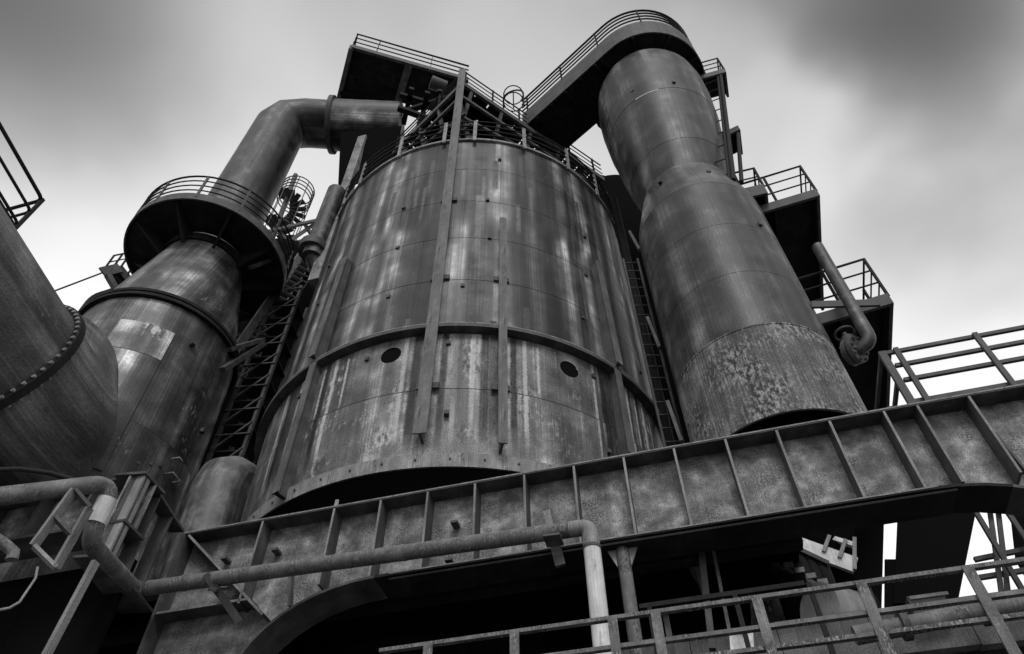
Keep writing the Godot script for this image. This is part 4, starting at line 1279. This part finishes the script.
func build_background() -> void:
	# two dark masses added behind to black out the gaps beside the furnace
	for q in [[Vector2(6.6, -24.5), 3.4, 43.0, "tall dark mass added to back the gap between furnace and right column"], [Vector2(-11.6, -22.2), 3.1, 33.0, "tall dark mass added to back the gap between left column and furnace"]]:
		var s := thing("backing_mass", q[3], "stove", Vector3(q[0].x, 0, q[0].y), "added dark masses behind the furnace")
		var b := MB.new()
		b.lathe(q[0], [Vector2(q[1], 0), Vector2(q[1], q[2] - 2.0), Vector2(q[1] * 0.8, q[2] - 0.6), Vector2(0.0, q[2])], -PI, PI, 40)
		part(s, "drum", b, M.shade_black)
		for y in [8.0, 16.0, 24.0]:
			var r := MB.new()
			r.hard_lathe(q[0], [Vector2(q[1] - 0.05, y), Vector2(q[1] + 0.15, y), Vector2(q[1] + 0.15, y + 0.2), Vector2(q[1] - 0.05, y + 0.2)], -PI, PI, 40)
			part(s, "hoop", r, M.dark)
	var hs := thing("backing_box", "tall black box added to darken the gap between furnace and right column", "shaft", Vector3(4.9, 0, -17.4))  # box added as dark backing for the gap
	for k in 8:
		bar(hs, "casing_panel", Vector3(4.9, k * 4.05, -17.4), Vector3(4.9, k * 4.05 + 4.03, -17.4), 1.9, 1.6, M.shade_black, Vector3(0.25, 0, 0.97))
	var du := thing("branch_duct", "slanting dark duct below the bridge beside the column head", "duct", Vector3(2.195, 30.772, -14.333))
	pipe(du, "duct", [Vector3(1.594, 31.499, -15.418), Vector3(3.717, 35.993, -14.016)], 0.55, M.column, 24)
	# ladders in the right gap
	var ld := thing("gap_ladder", "ladder climbing in the dark gap between furnace and right column", "ladder", Vector3(4.138, 12.949, -12.955))
	var a: Vector3 = Vector3(3.671, 13.992, -12.679)
	for x in [-0.22, 0.22]:
		pipe(ld, "stile", [Vector3(a.x + x, 9.0, a.z), Vector3(a.x + x, 20.0, a.z)], 0.035, M.frame, 8)
	for i in 26:
		pipe(ld, "rung", [Vector3(a.x - 0.22, 9.3 + i * 0.42, a.z), Vector3(a.x + 0.22, 9.3 + i * 0.42, a.z)], 0.02, M.frame, 6)
	for q in [[Vector3(3.756, 17.111, -12.654), Vector3(3.870, 15.824, -12.620)], [Vector3(3.693, 13.716, -12.464), Vector3(3.782, 12.444, -12.438)], [Vector3(3.896, 21.753, -12.821), Vector3(4.055, 20.626, -12.772)]]:
		bar(ld, "bracket", q[0], q[1], 0.12, 0.08, M.pale)
	var rp := thing("riser_pipe", "slim riser pipe in the dark gap right of the furnace", "pipe", Vector3(3.917, 13.559, -13.649))
	var r0: Vector3 = Vector3(3.789, 15.508, -13.478)
	pipe(rp, "pipe", [Vector3(r0.x, 8.0, r0.z), Vector3(r0.x, 25.0, r0.z)], 0.14, M.dark, 12)
	# inclined stair and lattice in the left gap
	var st := thing("inclined_stair", "steep lattice stair in the gap left of the furnace", "stair", Vector3(-7.298, 15.728, -15.905))
	var s0: Vector3 = Vector3(-7.632, 26.113, -15.414)
	var s1: Vector3 = Vector3(-8.700, 17.491, -14.837)
	var s2: Vector3 = Vector3(-7.498, 27.329, -16.584)
	var s3: Vector3 = Vector3(-8.689, 18.337, -15.992)
	bar(st, "stringer", s0, s1, 0.08, 0.22, M.frame)
	bar(st, "stringer", s2, s3, 0.08, 0.22, M.frame)
	for i in 26:
		var t := (i + 0.5) / 26.0
		bar(st, "tread", s0.lerp(s1, t), s2.lerp(s3, t), 0.22, 0.04, M.frame)
	for e in [[s0, s1], [s2, s3]]:
		pipe(st, "rail", [e[0] + Vector3.UP * 1.0, e[1] + Vector3.UP * 1.0], 0.03, M.pale, 6)
		for i in 7:
			var p: Vector3 = e[0].lerp(e[1], i / 6.0)
			pipe(st, "post", [p, p + Vector3.UP * 1.0], 0.03, M.pale, 6)
	var tw := thing("stair_tower", "pale braced stair tower deep in the gap left of the furnace", "tower", Vector3(-7.020, 14.286, -15.483))
	var t0: Vector3 = Vector3(-7.750, 16.594, -15.131)
	for q in [Vector3(-0.45, 0, 0), Vector3(0.45, 0, 0.1), Vector3(-0.45, 0, -1.0), Vector3(0.45, 0, -0.9)]:
		bar(tw, "column", Vector3(t0.x, 0, t0.z) + q, Vector3(t0.x, 22.0, t0.z) + q, 0.1, 0.1, M.frame)
	for i in 15:
		var y := 8.0 + i * 0.95
		var p := Vector3(t0.x, y, t0.z)
		bar(tw, "brace", p + Vector3(-0.45, 0, 0.06), p + Vector3(0.45, 0.95, 0.16), 0.05, 0.05, M.frame)
		bar(tw, "landing", p + Vector3(-0.45, 0, -0.45), p + Vector3(0.45, 0, -0.4), 0.9, 0.05, M.dark)
		bar(tw, "edge_rail", p + Vector3(-0.5, 0.5, 0.08), p + Vector3(0.5, 0.5, 0.18), 0.04, 0.04, M.frame)
	# link beams between column and tower
	var lk := thing("link_beams", "pair of slanting steel link beams tying left column to stair", "beam", Vector3(-8.055, 17.813, -14.056))
	bar(lk, "beam", Vector3(-7.965, 16.871, -13.413), Vector3(-7.781, 18.733, -14.664), 0.25, 0.12, M.frame)
	bar(lk, "beam", Vector3(-7.909, 16.090, -13.447), Vector3(-7.743, 18.566, -14.684), 0.22, 0.14, M.frame)
	bar(lk, "beam", Vector3(-8.081, 20.075, -12.874), Vector3(-7.660, 23.019, -14.274), 0.12, 0.12, M.dark)
	# bent duct low between left column and furnace
	var dt := thing("low_duct", "smooth bent duct low between left column and furnace", "duct", Vector3(-6.401, 10.939, -13.011))
	pipe(dt, "duct", bend([Vector3(-6.796, 8.427, -14.042), Vector3(-6.993, 12.744, -13.945), Vector3(-6.841, 13.762, -16.108)], 0.4, 2), 0.68, M.big_pipe, 32)
	# spiral stair tower and gangway far behind, upper left
	var sp := thing("spiral_stair", "far spiral stair drum seen beneath the elbow pipe", "stair", Vector3(-12.418, 37.052, -22.843))
	var sc: Vector3 = Vector3(-13.260, 40.204, -22.365)
	pipe(sp, "newel", [Vector3(sc.x, 30.0, sc.z), Vector3(-13.694, 43.512, -22.102)], 0.15, M.frame, 10)
	for k in 4:
		var pts := []
		for i in 33:
			var an := TAU * i / 32.0
			pts.append(Vector3(sc.x + cos(an) * 1.0, sc.y + 0.6 + k * 0.4, sc.z + sin(an) * 1.0))
		pipe(sp, "hoop", pts, 0.04, M.frame, 6, false)
	for i in 22:
		var an := TAU * i / 14.0
		bar(sp, "tread", Vector3(sc.x, sc.y - 3.6 + i * 0.22, sc.z), Vector3(sc.x + cos(an) * 1.0, sc.y - 3.6 + i * 0.22, sc.z + sin(an) * 1.0), 0.3, 0.05, M.frame)
	for i in 10:
		var an := TAU * i / 10.0
		pipe(sp, "upright", [Vector3(sc.x + cos(an), sc.y - 3.6, sc.z + sin(an)), Vector3(sc.x + cos(an), sc.y + 1.8, sc.z + sin(an))], 0.03, M.frame, 6)
	var fg := thing("far_gangway", "far braced gangway crossing behind the left gallery", "gangway", Vector3(-11.134, 33.634, -21.261))
	for q in [[Vector3(-12.711, 34.008, -20.358), Vector3(-9.674, 38.401, -21.964)], [Vector3(-12.626, 32.403, -20.411), Vector3(-9.396, 36.640, -22.084)], [Vector3(-12.426, 31.513, -20.533), Vector3(-9.470, 35.466, -22.053)], [Vector3(-12.345, 32.541, -20.814), Vector3(-10.904, 36.968, -21.604)], [Vector3(-11.445, 32.625, -21.322), Vector3(-10.112, 37.567, -21.986)], [Vector3(-11.447, 36.314, -21.322), Vector3(-10.392, 34.695, -21.855)], [Vector3(-12.349, 34.714, -20.812), Vector3(-11.098, 33.246, -21.505)]]:
		bar(fg, "member", q[0], q[1], 0.16, 0.16, M.frame)
	pipe(fg, "stay_wire", [Vector3(-12.236, 33.300, -20.646), Vector3(-9.094, 36.412, -22.210)], 0.04, M.rail, 6)
	# little platform and cable at the left, behind the column
	var lp := platform("far_platform", "tiny railed platform peeping out left of the left column", Vector3(-15.386, 24.141, -15.725), Vector3(-15.082, 24.811, -16.017), 1.2, 2, 0.9, 0.4)
	bar(lp, "bracket", Vector3(-15.236, 24.017, -15.870), Vector3(-14.793, 23.491, -16.284), 0.2, 0.2, M.frame)
	var cb := MB.new()
	cb.tube([Vector3(-16.384, 20.810, -14.682), Vector3(-15.983, 22.038, -15.117), Vector3(-15.338, 24.076, -15.771)], 0.03, 6)
	single("stay_cable", cb, M.wire, "thin cable stretched against the sky at left", "cable")
	var bp := thing("edge_pipework", "thin curved pipework hugging left edge of the left column flange", "pipework", Vector3(-11.848, 17.664, -12.191))
	for q in [[Vector3(-12.073, 17.559, -12.530), Vector3(-12.065, 18.302, -12.537), Vector3(-11.820, 18.891, -12.769), Vector3(-11.673, 19.366, -12.903)], [Vector3(-12.130, 17.486, -12.614), Vector3(-12.191, 18.320, -12.694), Vector3(-12.017, 18.720, -12.859)]]:
		pipe(bp, "pipe", bend(q, 0.3, 4), 0.05, M.rail, 8)
	# balcony rail at the upper left edge
	var bc := thing("balcony_railing", "rounded balcony railing ends against the sky at upper left", "railing", Vector3(-8.670, 12.684, -6.770))
	var top: Vector3 = Vector3(-8.697, 13.600, -6.735)
	var dn: Vector3 = Vector3(-8.710, 12.669, -6.719)
	var ea: Vector3 = Vector3(-8.489, 13.000, -3.928)
	var hy := top.y
	var along: Vector3 = Vector3(-9.172, 14.000, -4.480)
	var across: Vector3 = Vector3(-10.601, 14.000, -7.383)
	var pa: Vector3 = Vector3(-8.989, 14.000, -6.962)
	along = (along - pa).normalized()
	across = (across - pa).normalized()
	for k in 4:
		var c := Vector3(top.x, [top.y, top.y - 0.42, top.y - 0.86, top.y - 0.96][k], top.z)
		pipe(bc, "rail", bend([c + along * 6.0, c, c + across * 2.6], 0.12, 5), 0.035 if k == 0 else 0.028, M.rail, 8)
	bar(bc, "post", top + Vector3.UP * 0.02, top - Vector3.UP * 1.05, 0.06, 0.06, M.rail)
	bar(bc, "post", top + along * 2.0 + Vector3.UP * 0.02, top + along * 2.0 - Vector3.UP * 1.05, 0.06, 0.06, M.rail)
